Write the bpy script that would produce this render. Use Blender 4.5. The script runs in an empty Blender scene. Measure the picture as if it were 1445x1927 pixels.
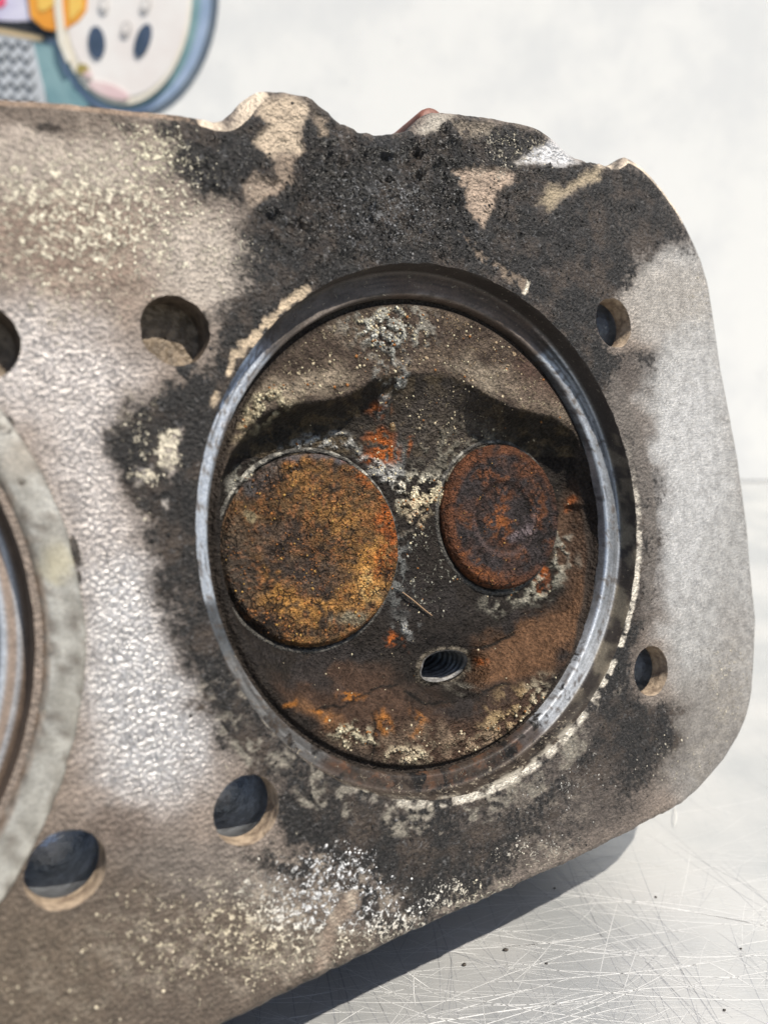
import bpy, bmesh, math, random
import numpy as np
from mathutils import Matrix, Vector
from mathutils.geometry import delaunay_2d_cdt

random.seed(7)
SC = bpy.context.scene
COL = SC.collection

# ------------------------------------------------------------------ camera, sky, sun
FOC = 1500.0                       # focal length of the photograph in its own pixels (1445 x 1927)
CX, CY = 722.5, 963.5
CAM_H = 0.117                      # camera height above the bench (m)
PITCH = math.radians(13.8826)
cp, sp = math.cos(PITCH), math.sin(PITCH)
CAM = np.array([0.0, 0.0, CAM_H])
RIGHT = np.array([1.0, 0, 0]); FWD = np.array([0, cp, -sp]); UPV = np.array([0, sp, cp])

cd = bpy.data.cameras.new("camera")
cam = bpy.data.objects.new("camera", cd); COL.objects.link(cam)
cd.sensor_fit = 'VERTICAL'; cd.sensor_height = 36.0; cd.lens = FOC / 1927.0 * 36.0
cd.clip_start = 0.005; cd.clip_end = 50
M = Matrix(((RIGHT[0], UPV[0], -FWD[0], 0), (RIGHT[1], UPV[1], -FWD[1], 0), (RIGHT[2], UPV[2], -FWD[2], CAM_H), (0, 0, 0, 1)))
cam.matrix_world = M
cd.dof.use_dof = True; cd.dof.focus_distance = 0.140; cd.dof.aperture_fstop = 15.0
SC.camera = cam

# the deck face of the head: right / down / inward axes in camera space (x right, y down, z forward), bore centre
r1 = np.array([0.8425, -0.1292, 0.5229]); r1 /= np.linalg.norm(r1)
nn = np.array([-0.5219, 0.0442, 0.8519]); nn -= r1 * (nn @ r1); nn /= np.linalg.norm(nn)
r2 = np.cross(nn, r1)
T0 = np.array([0.0117, 0.0026, 0.1325])
def cam2world(v): return v[0] * RIGHT - v[1] * UPV + v[2] * FWD

SUNF = np.array([0.28, -1.0, 1.0])          # towards the sun in face axes (right, down, outward)
s_c = r1 * SUNF[0] + r2 * SUNF[1] - nn * SUNF[2]
s_w = cam2world(s_c); s_w /= np.linalg.norm(s_w)
EL = math.asin(s_w[2]); AZ = math.atan2(s_w[0], s_w[1])

w = bpy.data.worlds.new("World"); SC.world = w; w.use_nodes = True
nt = w.node_tree; nt.nodes.clear()
sky = nt.nodes.new('ShaderNodeTexSky'); sky.sky_type = 'NISHITA'; sky.sun_disc = False
sky.sun_elevation = EL; sky.sun_rotation = AZ
bg = nt.nodes.new('ShaderNodeBackground'); bg.inputs[1].default_value = 0.10
wo = nt.nodes.new('ShaderNodeOutputWorld')
nt.links.new(sky.outputs[0], bg.inputs[0]); nt.links.new(bg.outputs[0], wo.inputs[0])
ld = bpy.data.lights.new("sun", 'SUN'); ld.energy = 4.9; ld.angle = math.radians(0.8); ld.color = (1.0, 0.93, 0.82)
sun = bpy.data.objects.new("sun", ld); COL.objects.link(sun)
sun.rotation_euler = Vector(s_w).to_track_quat('Z', 'Y').to_euler(); sun.location = Vector(s_w * 2)
SC.view_settings.view_transform = 'Standard'; SC.view_settings.look = 'None'
SC.view_settings.exposure = 0.40; SC.view_settings.gamma = 1.0
SC.cycles.use_denoising = True
SC.cycles.max_bounces = 8; SC.cycles.diffuse_bounces = 3; SC.cycles.glossy_bounces = 3
SC.cycles.caustics_reflective = False; SC.cycles.caustics_refractive = False

# ------------------------------------------------------------------ numeric helpers
def sm(x, a=0.0, b=1.0):
    t = np.clip((x - a) / (b - a + 1e-12), 0, 1); return t * t * (3 - 2 * t)
def _hash(ix, iy, seed):
    h = (ix.astype(np.int64) * 374761393 + iy.astype(np.int64) * 668265263 + seed * 1274126177) & 0xffffffff
    h = ((h ^ (h >> 13)) * 1274126177) & 0xffffffff
    h = ((h ^ (h >> 16)) * 2246822519) & 0xffffffff
    return ((h ^ (h >> 15)) & 0xffffff) / float(0xffffff)
def vnoise(x, y, seed=0):
    ix = np.floor(x); iy = np.floor(y); fx = x - ix; fy = y - iy
    fx = fx * fx * (3 - 2 * fx); fy = fy * fy * (3 - 2 * fy)
    a = _hash(ix, iy, seed); b = _hash(ix + 1, iy, seed); c = _hash(ix, iy + 1, seed); d = _hash(ix + 1, iy + 1, seed)
    return (a * (1 - fx) + b * fx) * (1 - fy) + (c * (1 - fx) + d * fx) * fy
def fbm(x, y, seed=0, oct=4, gain=0.5):
    s = 0; amp = 1; tot = 0
    ca, sa = math.cos(0.6), math.sin(0.6)
    for o in range(oct):
        s = s + amp * vnoise(x + 31.7 * o, y - 17.3 * o, seed + o * 101); tot += amp; amp *= gain
        x, y = (x * ca - y * sa) * 2.03, (x * sa + y * ca) * 2.03
    return s / tot                                   # 0..1, mean 0.5
def poly_sd(x, y, pts):
    """signed distance to a polygon, positive inside"""
    p = np.asarray(pts, float); n = len(p)
    best = np.full(x.shape, 1e18); ins = np.zeros(x.shape, bool)
    for i in range(n):
        ax, ay = p[i]; bx, by = p[(i + 1) % n]
        ex, ey = bx - ax, by - ay
        t = np.clip(((x - ax) * ex + (y - ay) * ey) / (ex * ex + ey * ey + 1e-12), 0, 1)
        dx = x - ax - t * ex; dy = y - ay - t * ey
        best = np.minimum(best, dx * dx + dy * dy)
        if ay != by:
            c = ((ay > y) != (by > y)) & (x < (bx - ax) * (y - ay) / (by - ay) + ax)
            ins ^= c
    d = np.sqrt(best)
    return np.where(ins, d, -d)
def line_d(x, y, pts):
    best = np.full(x.shape, 1e18)
    for (ax, ay), (bx, by) in zip(pts[:-1], pts[1:]):
        ex, ey = bx - ax, by - ay
        t = np.clip(((x - ax) * ex + (y - ay) * ey) / (ex * ex + ey * ey + 1e-12), 0, 1)
        best = np.minimum(best, (x - ax - t * ex) ** 2 + (y - ay - t * ey) ** 2)
    return np.sqrt(best)

# face coordinates in mm: X right, Y down, Z outward from the deck face.  px() reads a photo pixel on the plane Z = z
camF = np.array([-(r1 @ T0), -(r2 @ T0), (nn @ T0)]) * 1000
def px(u, v, z=0.0):
    u = np.asarray(u, float); v = np.asarray(v, float)
    d = np.stack([(u - CX) / FOC, (v - CY) / FOC, np.ones_like(u)], -1)
    t = (nn @ T0 - np.asarray(z, float) / 1000.0) / (d @ nn)
    P = d * t[..., None] - T0
    return P @ r1 * 1000, P @ r2 * 1000
def pxl(pts, z=0.0):
    a = np.asarray(pts, float); X, Y = px(a[:, 0], a[:, 1], z); return np.stack([X, Y], 1)
def uv_of(X, Y, Z):
    """photo coordinates of a point of the head, used as the map on which stains are laid out"""
    P = T0[None] + (X[:, None] * r1 + Y[:, None] * r2 - Z[:, None] * nn) / 1000.0
    return P[:, 0] / P[:, 2] * FOC + CX, P[:, 1] / P[:, 2] * FOC + CY

# ------------------------------------------------------------------ objects
def tag(o, label=None, cat=None, group=None, kind=None):
    if label: o['label'] = label
    if cat: o['category'] = cat
    if group: o['group'] = group
    if kind: o['kind'] = kind
    return o

BASE = None
A1 = cam2world(r1); A2 = -cam2world(r2); A3 = -cam2world(nn); OR = CAM + cam2world(T0)
MF = Matrix(((A1[0], A2[0], A3[0], OR[0]), (A1[1], A2[1], A3[1], OR[1]), (A1[2], A2[2], A3[2], OR[2]), (0, 0, 0, 1)))
def f2w(X, Y, Z): return OR + (A1 * X - A2 * Y + A3 * Z) / 1000.0

head = bpy.data.objects.new("cylinder_head", None); COL.objects.link(head)
bw = f2w(-20, 60, -90); head.location = (bw[0], bw[1], 0.0); head.empty_display_size = 0.02
tag(head, "dirty aluminium engine cylinder head with rusty valves, leaning on the steel bench", "cylinder head")
MH = Matrix.Translation(-Vector(head.location)) @ MF

def mesh_obj(name, V, F, mat, parent=None, attrs=None, smooth=True, face=True):
    """V: (n,3) in face mm (X right, Y down, Z out) when face, else world metres"""
    V = np.asarray(V, float)
    if face: V = np.stack([V[:, 0], -V[:, 1], V[:, 2]], 1) / 1000.0
    me = bpy.data.meshes.new(name)
    if isinstance(F, np.ndarray):
        k = F.shape[1]; F = F.astype(np.int32)
        if face: F = F[:, ::-1]
        me.vertices.add(len(V)); me.vertices.foreach_set('co', V.astype(np.float32).ravel())
        me.loops.add(F.size); me.loops.foreach_set('vertex_index', np.ascontiguousarray(F).ravel())
        me.polygons.add(len(F)); me.polygons.foreach_set('loop_start', np.arange(0, F.size, k, dtype=np.int32))
        me.polygons.foreach_set('loop_total', np.full(len(F), k, dtype=np.int32))
        me.update(calc_edges=True)
    else:
        if face: F = [tuple(reversed(f)) for f in F]
        me.from_pydata([tuple(v) for v in V], [], F)
    me.validate()
    if attrs:
        for k, a in attrs.items():
            if a.ndim == 2:
                at = me.attributes.new(k, 'FLOAT_COLOR', 'POINT')
                at.data.foreach_set('color', np.concatenate([a, np.ones((len(a), 1))], 1).astype(np.float32).ravel())
            else:
                at = me.attributes.new(k, 'FLOAT', 'POINT'); at.data.foreach_set('value', a.astype(np.float32))
    if smooth: me.polygons.foreach_set('use_smooth', np.ones(len(me.polygons), bool))
    me.materials.append(mat)
    o = bpy.data.objects.new(name, me); COL.objects.link(o)
    if parent is not None:
        o.parent = parent
        if face and parent is head: o.matrix_basis = MH
    return o

def cdt(pts, loops):
    """constrained triangulation of interior points and closed loops (mm)"""
    allp = [tuple(p) for p in pts]; edges = []
    for lp in loops:
        s = len(allp); allp += [tuple(p) for p in lp]; n = len(lp)
        edges += [(s + i, s + (i + 1) % n) for i in range(n)]
    vo, eo, fo, *_ = delaunay_2d_cdt([Vector(p) for p in allp], edges, [], 0, 1e-6)
    return np.array([tuple(v) for v in vo]), np.array([f for f in fo if len(f) == 3])

def tube(rings):
    """stack of closed rings (each (n,3)) -> verts, quads"""
    n = len(rings[0]); V = np.concatenate(rings); F = []
    i = np.arange(n); j = (i + 1) % n
    for k in range(len(rings) - 1):
        F.append(np.stack([k * n + i, k * n + j, (k + 1) * n + j, (k + 1) * n + i], 1))
    return V, np.concatenate(F)
def circ(cx, cy, r, z, n=192, jit=0):
    a = np.arange(n) / n * 2 * math.pi
    return np.stack([cx + r * np.cos(a), cy + r * np.sin(a), np.broadcast_to(z, a.shape)], 1)

# ------------------------------------------------------------------ materials
class NT:
    def __init__(s, name):
        s.m = bpy.data.materials.new(name); s.m.use_nodes = True; s.t = s.m.node_tree; s.t.nodes.clear()
        s.out = s.t.nodes.new('ShaderNodeOutputMaterial'); s.b = s.t.nodes.new('ShaderNodeBsdfPrincipled')
        s.t.links.new(s.b.outputs[0], s.out.inputs[0])
        s.tc = s.t.nodes.new('ShaderNodeTexCoord')
    def n(s, typ, **kw):
        x = s.t.nodes.new(typ)
        for k, v in kw.items(): setattr(x, k, v)
        return x
    def set(s, sock, v):
        if isinstance(v, bpy.types.NodeSocket): s.t.links.new(v, sock)
        elif isinstance(v, (tuple, list)) and len(v) == 3 and sock.type == 'RGBA': sock.default_value = (*v, 1)
        else: sock.default_value = v
    def noise(s, scale, detail=4, rough=0.55, vec=None, dist=0.0, out=0):
        x = s.n('ShaderNodeTexNoise'); s.set(x.inputs['Vector'], vec or s.tc.outputs['Object'])
        x.inputs['Scale'].default_value = scale; x.inputs['Detail'].default_value = detail
        x.inputs['Roughness'].default_value = rough; x.inputs['Distortion'].default_value = dist
        return x.outputs[out]
    def voro(s, scale, feature='F1', out='Distance', vec=None, rnd=1.0):
        x = s.n('ShaderNodeTexVoronoi', feature=feature); s.set(x.inputs['Vector'], vec or s.tc.outputs['Object'])
        x.inputs['Scale'].default_value = scale; x.inputs['Randomness'].default_value = rnd
        return x.outputs[out]
    def math(s, op, a, b=None, c=None, clamp=False):
        x = s.n('ShaderNodeMath', operation=op); x.use_clamp = clamp
        s.set(x.inputs[0], a)
        if b is not None: s.set(x.inputs[1], b)
        if c is not None: s.set(x.inputs[2], c)
        return x.outputs[0]
    def ramp(s, v, a, b, lo=0.0, hi=1.0):
        x = s.n('ShaderNodeMapRange', interpolation_type='SMOOTHSTEP')
        s.set(x.inputs['Value'], v); s.set(x.inputs['From Min'], a); s.set(x.inputs['From Max'], b)
        s.set(x.inputs['To Min'], lo); s.set(x.inputs['To Max'], hi)
        return x.outputs[0]
    def mix(s, f, a, b, blend='MIX'):
        x = s.n('ShaderNodeMix', data_type='RGBA', blend_type=blend)
        s.set(x.inputs[0], f); s.set(x.inputs[6], a); s.set(x.inputs[7], b)
        return x.outputs[2]
    def fmix(s, f, a, b):
        x = s.n('ShaderNodeMix', data_type='FLOAT'); s.set(x.inputs[0], f); s.set(x.inputs[2], a); s.set(x.inputs[3], b)
        return x.outputs[0]
    def attr(s, name, col=False):
        x = s.n('ShaderNodeAttribute', attribute_name=name); return x.outputs['Color' if col else 'Fac']
    def mul(s, col, f):
        x = s.n('ShaderNodeVectorMath', operation='SCALE'); s.set(x.inputs[0], col); s.set(x.inputs['Scale'], f); return x.outputs[0]
    def bump(s, h, strength=1.0, dist=0.0001, normal=None):
        x = s.n('ShaderNodeBump'); s.set(x.inputs['Height'], h); s.set(x.inputs['Strength'], strength); x.inputs['Distance'].default_value = dist
        if normal is not None: s.set(x.inputs['Normal'], normal)
        return x.outputs[0]
    def fin(s, col, rough, metal=0.0, normal=None, spec=None):
        s.set(s.b.inputs['Base Color'], col); s.set(s.b.inputs['Roughness'], rough); s.set(s.b.inputs['Metallic'], metal)
        if normal is not None: s.set(s.b.inputs['Normal'], normal)
        if spec is not None: s.set(s.b.inputs['Specular IOR Level'], spec)
        return s.m

def grime_metal(name, grain=1500, grain_h=0.00006, var=0.35, fine=3800, speck=0.5, cracks=0.0, spec=0.35):
    """metal whose colour (Col), soot (Soot), flecks (Fleck, FCol) and bareness (Metal) come from the mesh; noise breaks all edges"""
    s = NT(name)
    col = s.attr('Col', True); fcol = s.attr('FCol', True)
    soot = s.attr('Soot'); fleck = s.attr('Fleck'); metal = s.attr('Metal'); crust = s.attr('Crust'); smooth = s.attr('Smooth')
    n1 = s.noise(420, 5, 0.6); n2 = s.noise(fine, 3, 0.6); n3 = s.noise(grain, 1.6, 0.5); n4 = s.noise(1000, 4, 0.65, dist=0.4)
    fv = s.math('MULTIPLY', s.math('SUBTRACT', 1.0, s.math('MULTIPLY', metal, 1.15), clamp=True), var * 0.8)
    v = s.math('MULTIPLY', s.ramp(n1, 0.25, 0.75, 1 - var * 0.7, 1 + var * 0.7), s.ramp(n2, 0.28, 0.72, s.math('SUBTRACT', 1.0, fv), s.math('ADD', 1.0, fv)))
    v = s.math('MULTIPLY', v, s.ramp(n3, 0.3, 0.7, 1 - var * 0.5, 1 + var * 0.5))
    c = s.mul(col, v)
    # soot with a broken edge
    e = s.math('ADD', soot, s.math('MULTIPLY', s.math('SUBTRACT', n4, 0.5), 1.5))
    sf = s.ramp(e, 0.28, 0.72)
    n5 = s.noise(900, 5, 0.7, dist=0.6); n6 = s.noise(130, 4, 0.6)
    sc = s.mix(s.ramp(n3, 0.35, 0.7), (0.004, 0.0038, 0.0038), (0.019, 0.017, 0.016))
    sc = s.mix(s.ramp(n6, 0.46, 0.62, 0, 0.85), sc, s.mix(s.ramp(n4, .4, .6), (0.022, 0.016, 0.013), (0.060, 0.046, 0.036)))
    sc = s.mix(s.ramp(n5, 0.57, 0.67, 0, 0.85), sc, s.mix(crust, (0.060, 0.057, 0.055), (0.17, 0.17, 0.175)))  # grey glints painted into the soot, paler on the crust
    sc = s.mix(s.ramp(s.noise(2600, 3, 0.6), 0.66, 0.74, 0, 0.8), sc, (0.16, 0.145, 0.125))
    c = s.mix(sf, c, sc)
    # flecks
    nf = s.noise(1150, 4, 0.7, dist=0.8)
    th = s.math('SUBTRACT', 0.745, s.math('MULTIPLY', fleck, 0.30))
    ff = s.ramp(s.math('SUBTRACT', nf, th), -0.015, 0.055)
    c = s.mix(s.math('MULTIPLY', ff, s.ramp(n2, 0.3, 0.6, 0.55, 1.0)), c, fcol)
    # dark pits
    pit = s.ramp(s.noise(2300, 2, 0.5), 0.66, 0.74)
    c = s.mix(s.math('MULTIPLY', pit, speck), c, (0.03, 0.024, 0.02))
    crk = None
    if cracks:
        wv = s.n('ShaderNodeVectorMath', operation='MULTIPLY_ADD'); s.set(wv.inputs[0], s.noise(900, 3, 0.6, out=1)); wv.inputs[1].default_value = (0.0016,) * 3; s.set(wv.inputs[2], s.tc.outputs['Object'])
        vd = s.voro(520, 'DISTANCE_TO_EDGE', vec=wv.outputs[0])
        crk = s.math('MULTIPLY', s.ramp(vd, 0.02, 0.075, 1.0, 0.0), s.ramp(s.noise(260, 3), 0.44, 0.60))
        c = s.mix(s.math('MULTIPLY', crk, cracks), c, (0.010, 0.008, 0.007))
    dull = s.math('MAXIMUM', sf, ff)
    met = s.math('MULTIPLY', metal, s.math('SUBTRACT', 1.0, dull))
    ro = s.fmix(sf, s.fmix(metal, 0.62, 0.36), s.fmix(crust, 0.60, 0.42))
    ro = s.math('ADD', ro, s.ramp(n2, 0.3, 0.7, -0.08, 0.10))
    h = s.math('ADD', s.math('MULTIPLY', n3, 1.0), s.math('MULTIPLY', n2, s.fmix(metal, 0.35, 0.08)))
    h = s.math('MULTIPLY', h, s.math('SUBTRACT', 1.0, s.math('MULTIPLY', smooth, 0.72)))
    mp = s.n('ShaderNodeMapping'); s.set(mp.inputs['Vector'], s.tc.outputs['Object']); mp.inputs['Scale'].default_value = (1, 16, 1); mp.inputs['Rotation'].default_value = (0, 0, 0.55)
    h = s.math('ADD', h, s.math('MULTIPLY', s.noise(330, 3, 0.6, vec=mp.outputs[0]), s.math('MULTIPLY', smooth, 0.35)))
    h = s.math('ADD', h, s.math('MULTIPLY', ff, 0.7))
    h = s.math('ADD', h, s.math('MULTIPLY', crust, s.math('MULTIPLY', n4, 3.2)))
    if crk is not None: h = s.math('SUBTRACT', h, s.math('MULTIPLY', crk, 0.8))
    nb = s.bump(h, 1.0, grain_h)
    return s.fin(c, ro, met, nb, s.fmix(dull, spec, s.fmix(crust, min(spec, 0.22), spec * 1.3)))

MAT_DECK = grime_metal("sooty_cast_aluminium", 1750, 0.00052)
MAT_CHAMBER = grime_metal("carboned_chamber_metal", 1700, 0.0007, 0.5, spec=0.12)
MAT_RING = grime_metal("machined_ring_metal", 2600, 0.00005, 0.25, speck=0.3)
MAT_VALVE = grime_metal("rusted_valve_steel", 1900, 0.00055, 0.6, speck=0.8, cracks=0.85, spec=0.15)

s_ = NT("deposit_crumb"); MAT_CRUMB = s_.fin(s_.mul(s_.attr('Col', True), s_.ramp(s_.noise(5000, 2), .3, .7, .75, 1.2)), 0.72, 0.0, None, 0.25)
_bm = bmesh.new(); bmesh.ops.create_icosphere(_bm, subdivisions=1, radius=1.0)
ICO_V = np.array([v.co[:] for v in _bm.verts]); ICO_F = np.array([[v.index for v in f.verts] for f in _bm.faces]); _bm.free()
def crumbs(name, X, Y, Z, weight, n, r0, r1_, colf, seed, flat=0.6):
    """n grains of deposit sitting on the surface points (X, Y, Z), joined into one part"""
    rg = np.random.default_rng(seed); wgt = np.clip(weight, 0, None); idx = rg.choice(len(X), n, p=wgt / wgt.sum())
    r = r0 + (r1_ - r0) * rg.uniform(0, 1, n) ** 3.2
    k = len(ICO_V); Vd = ICO_V[None] * (0.65 + 0.6 * rg.uniform(0, 1, (n, k, 1)))
    Vd = Vd * r[:, None, None] * np.stack([0.7 + 0.7 * rg.uniform(0, 1, n), 0.7 + 0.7 * rg.uniform(0, 1, n), np.full(n, flat)], 1)[:, None]
    an = rg.uniform(0, 6.28, n)[:, None]; vx = Vd[..., 0] * np.cos(an) - Vd[..., 1] * np.sin(an); vy = Vd[..., 0] * np.sin(an) + Vd[..., 1] * np.cos(an)
    P = np.stack([X[idx] + rg.uniform(-.25, .25, n), Y[idx] + rg.uniform(-.25, .25, n), Z[idx] + 0.15 * r], 1)
    V = np.stack([vx, vy, Vd[..., 2]], -1) + P[:, None]
    F = ICO_F[None, :, ::-1] + (np.arange(n) * k)[:, None, None]
    c = np.repeat(colf(idx, rg)[:, None], k, 1)
    o = mesh_obj(name, V.reshape(-1, 3), F.reshape(-1, 3), MAT_CRUMB, head, dict(Col=np.clip(c.reshape(-1, 3), 0, 1)), smooth=False)
    o['kind'] = 'stuff'; return o

# ------------------------------------------------------------------ stain painting
class Paint:
    def __init__(s, X, Y, Z, col, metal=0.3):
        s.n = len(X); s.X, s.Y = X, Y
        s.u, s.v = uv_of(X, Y, Z)
        wx = (fbm(s.u / 34, s.v / 34, 5, 4) - 0.5) * 2; wy = (fbm(s.u / 34, s.v / 34, 55, 4) - 0.5) * 2
        s.wu = s.u + wx * 26; s.wv = s.v + wy * 26
        s.ru = s.u + wx * 9; s.rv = s.v + wy * 9
        s.col = np.tile(np.array(col, float), (s.n, 1)); s.fcol = np.tile(np.array((0.62, 0.56, 0.44)), (s.n, 1))
        s.soot = np.zeros(s.n); s.fleck = np.zeros(s.n); s.metal = np.full(s.n, float(metal)); s.crust = np.zeros(s.n); s.smooth = np.zeros(s.n)
    def blob(s, cx, cy, rx, ry, ang=0, hard=0.5, rough=True):
        a = math.radians(ang); du = (s.wu if rough else s.u) - cx; dv = (s.wv if rough else s.v) - cy
        x = (du * math.cos(a) + dv * math.sin(a)) / rx; y = (-du * math.sin(a) + dv * math.cos(a)) / ry
        return 1 - sm(np.sqrt(x * x + y * y), hard, 2 - hard)
    def poly(s, pts, soft=15, rough=True, fine=False):
        u, v = (s.ru, s.rv) if fine else ((s.wu, s.wv) if rough else (s.u, s.v))
        return sm(poly_sd(u, v, pts), -soft, soft)
    def line(s, pts, wd, soft=6, fine=True, rag=0):
        u, v = (s.ru, s.rv) if fine else (s.wu, s.wv)
        d = line_d(u, v, pts)
        if rag: d = d + (fbm(s.u / 16, s.v / 16, 44, 4) - 0.42) * rag * 2.2
        return 1 - sm(d, wd - soft, wd + soft)
    def c(s, mask, col, k=1.0):
        m = (mask * k)[:, None]; s.col = s.col * (1 - m) + np.array(col) * m
    def fc(s, mask, col): m = mask[:, None]; s.fcol = s.fcol * (1 - m) + np.array(col) * m
    def attrs(s):
        return dict(Col=np.clip(s.col, 0, 1), FCol=np.clip(s.fcol, 0, 1), Soot=s.soot, Fleck=s.fleck, Metal=s.metal, Crust=s.crust, Smooth=s.smooth)

SOOT_MAIN = [(300,222),(372,228),(430,240),(480,180),(590,178),(690,250),(760,250),(810,205),(1005,230),(1090,290),(1160,305),(1225,325),(1278,400),(1290,455),(1225,478),(1185,515),(1165,560),(1140,590),(1150,650),(1205,655),(1230,670),(1225,735),(1195,750),(1215,830),(1235,900),(1245,1000),(1240,1100),(1225,1180),(1200,1250),(1205,1310),(1275,1345),(1285,1400),(1262,1470),(1190,1540),(1000,1640),(850,1710),(760,1735),(690,1660),(600,1610),(525,1580),(510,1480),(440,1430),(395,1370),(360,1290),(320,1200),(285,1080),(275,980),(240,930),(215,880),(205,820),(235,770),(330,715),(395,690),(412,610),(450,520),(440,440),(460,400),(400,370),(330,335)]

def paint_deck(X, Y, Z):
    p = Paint(X, Y, Z, (0.21, 0.155, 0.115), 0.25)
    u, v = p.u, p.v
    # paler, more metallic area left of the chamber, tan film above and below it
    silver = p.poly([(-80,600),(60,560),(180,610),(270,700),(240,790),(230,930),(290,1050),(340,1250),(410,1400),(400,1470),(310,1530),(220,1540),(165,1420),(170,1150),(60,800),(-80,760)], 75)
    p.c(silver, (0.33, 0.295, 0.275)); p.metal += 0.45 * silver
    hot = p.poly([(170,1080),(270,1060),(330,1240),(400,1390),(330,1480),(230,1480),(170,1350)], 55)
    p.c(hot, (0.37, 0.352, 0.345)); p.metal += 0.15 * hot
    p.c(p.blob(70, 300, 220, 60, 5), (0.33, 0.27, 0.215), 0.8)
    p.c(p.blob(170, 470, 210, 90, 10), (0.20, 0.128, 0.085), 0.85)
    p.c(p.blob(390, 500, 110, 90, 20), (0.37, 0.31, 0.25), 0.8)
    p.c(p.blob(60, 215, 300, 26, 6), (0.11, 0.078, 0.055), 0.8)
    p.c(p.poly([(-100,1560),(300,1590),(450,1640),(620,1700),(760,1800),(300,2100),(-200,2200)], 60), (0.105, 0.073, 0.048))
    p.c(p.blob(60, 1850, 160, 140, 0), (0.118, 0.082, 0.048), 0.7)
    p.c(p.blob(230, 1560, 70, 45, 0), (0.125, 0.085, 0.06), 0.8)
    p.c(p.blob(400, 1640, 170, 60, 10), (0.14, 0.115, 0.095), 0.6)
    # right flank
    flank = p.poly([(1215,470),(1320,440),(1370,600),(1420,900),(1445,1150),(1440,1340),(1330,1520),(1270,1480),(1285,1330),(1245,1200),(1250,1000),(1225,830),(1195,740),(1230,650),(1190,560)], 40)
    p.c(flank, (0.33, 0.315, 0.295)); p.metal += 0.3 * flank; p.smooth = flank
    p.c(p.blob(1290, 900, 70, 230, 6), (0.42, 0.41, 0.40), 0.8)
    p.c(p.blob(1240, 560, 90, 70), (0.30, 0.265, 0.225), 0.8)
    p.c(p.blob(1340, 1390, 110, 120), (0.215, 0.188, 0.16), 0.9)
    p.c(p.blob(1380, 1240, 40, 120), (0.27, 0.24, 0.21), 0.6)
    p.c(p.blob(1230, 380, 60, 80, 30), (0.10, 0.085, 0.075), 0.7)
    g_ = p.col.mean(1, keepdims=True); p.col = g_ + (p.col - g_) * 0.68
    # soot
    s0 = p.poly(SOOT_MAIN, 40)
    p.soot = s0 * 0.96
    p.soot = np.maximum(p.soot, 0.45 * p.blob(1290, 420, 50, 90, -20))
    p.soot = np.maximum(p.soot, 0.8 * p.blob(1370, 1440, 16, 30, 20)); p.soot = np.maximum(p.soot, 0.8 * p.blob(1250, 1420, 25, 70, 20))
    p.soot = np.maximum(p.soot, 0.60 * p.line([(560,1875),(640,1835),(760,1770),(1000,1665),(1200,1570)], 26, 22))
    p.soot = np.maximum(p.soot, 0.6 * p.blob(100, 235, 30, 14)); p.soot = np.maximum(p.soot, 0.5 * p.blob(230, 235, 50, 14, 8))
    p.soot = np.maximum(p.soot, 0.74 * p.poly([(430,1600),(620,1600),(800,1700),(860,1720),(720,1790),(620,1700)], 40))
    # thinner, browner coat at the fringe and around the lower right
    thin = p.blob(1130, 1560, 190, 70, -28) * 0.16 + p.blob(470, 470, 60, 120, -20) * 0.28 + p.blob(1180, 740, 40, 70) * 0.45 + p.blob(340, 1180, 50, 160, -15) * 0.22 + p.blob(640, 1700, 160, 60, -25) * 0.22
    thin = thin + 0.30 * p.blob(1080, 1530, 260, 110, -25) + 0.20 * p.blob(1130, 420, 130, 80, 20) + 0.30 * p.line([(1190,700),(1225,850),(1240,1000),(1232,1150),(1200,1300)], 22, 18)
    thin = thin + 0.55 * (fbm(u / 85, v / 85, 121, 4) - 0.40) * (1 - p.blob(730, 360, 220, 150)) + 0.25 * (1 - p.blob(330, 900, 70, 200)) * 0
    p.soot -= thin * s0
    p.c(s0, (0.064, 0.053, 0.046), 0.9)
    # old gasket print round the bore
    R = np.hypot(X, Y); ang = np.degrees(np.arctan2(Y, X))
    ann = sm(R, 43, 44.2) * (1 - sm(R, 49.2, 50.2)) 
    low = sm(ang, 38, 60) * (1 - sm(ang, 150, 172))
    pat = sm(fbm(u / 26, v / 26, 77, 4), 0.46, 0.60)
    pat2 = sm(fbm(u / 9, v / 9, 78, 3), 0.35, 0.62)
    p.c(ann * low * pat * (0.35 + 0.65 * pat2), (0.19, 0.172, 0.14), 0.9); p.soot -= ann * low * (0.22 + 0.5 * pat * pat2)
    rgt = (1 - sm(np.abs(ang), 20, 38))
    p.c(ann * rgt, (0.115, 0.10, 0.088), 0.9); p.soot -= ann * rgt * 0.42
    edge = (1 - sm(np.abs(R - 44.5), 0.35, 1.0)) * sm(ang, -20, 15) * (1 - sm(ang, 100, 130)) * sm(fbm(u / 13, v / 13, 9, 3), 0.36, 0.56)
    p.c(edge, (0.50, 0.46, 0.39), 0.95); p.soot -= edge; p.metal += 0.2 * edge
    # patches where the soot has flaked to tan metal
    def patch(pts, col, k=1.0, soft=7):
        m = p.poly(pts, soft * 1.7, fine=True) * k; q = sm(fbm(u / 10, v / 10, int(pts[0][0]), 3), 0.26, 0.46)
        p.c(m, np.array(col) * 0.85); p.soot -= m * (0.55 + 0.45 * q); return m
    patch([(488,190),(555,183),(580,200),(566,245),(578,293),(532,292),(512,300),(470,272),(505,238),(480,215)], (0.44, 0.355, 0.265))
    patch([(520,288),(560,296),(552,350),(522,360),(516,320)], (0.26, 0.20, 0.15), 0.8)
    patch([(455,345),(480,322),(505,348),(530,345),(520,372),(470,388)], (0.30, 0.235, 0.18), 0.85)
    patch([(590,210),(615,225),(625,260),(600,260)], (0.27, 0.21, 0.15), 0.7)
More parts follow.
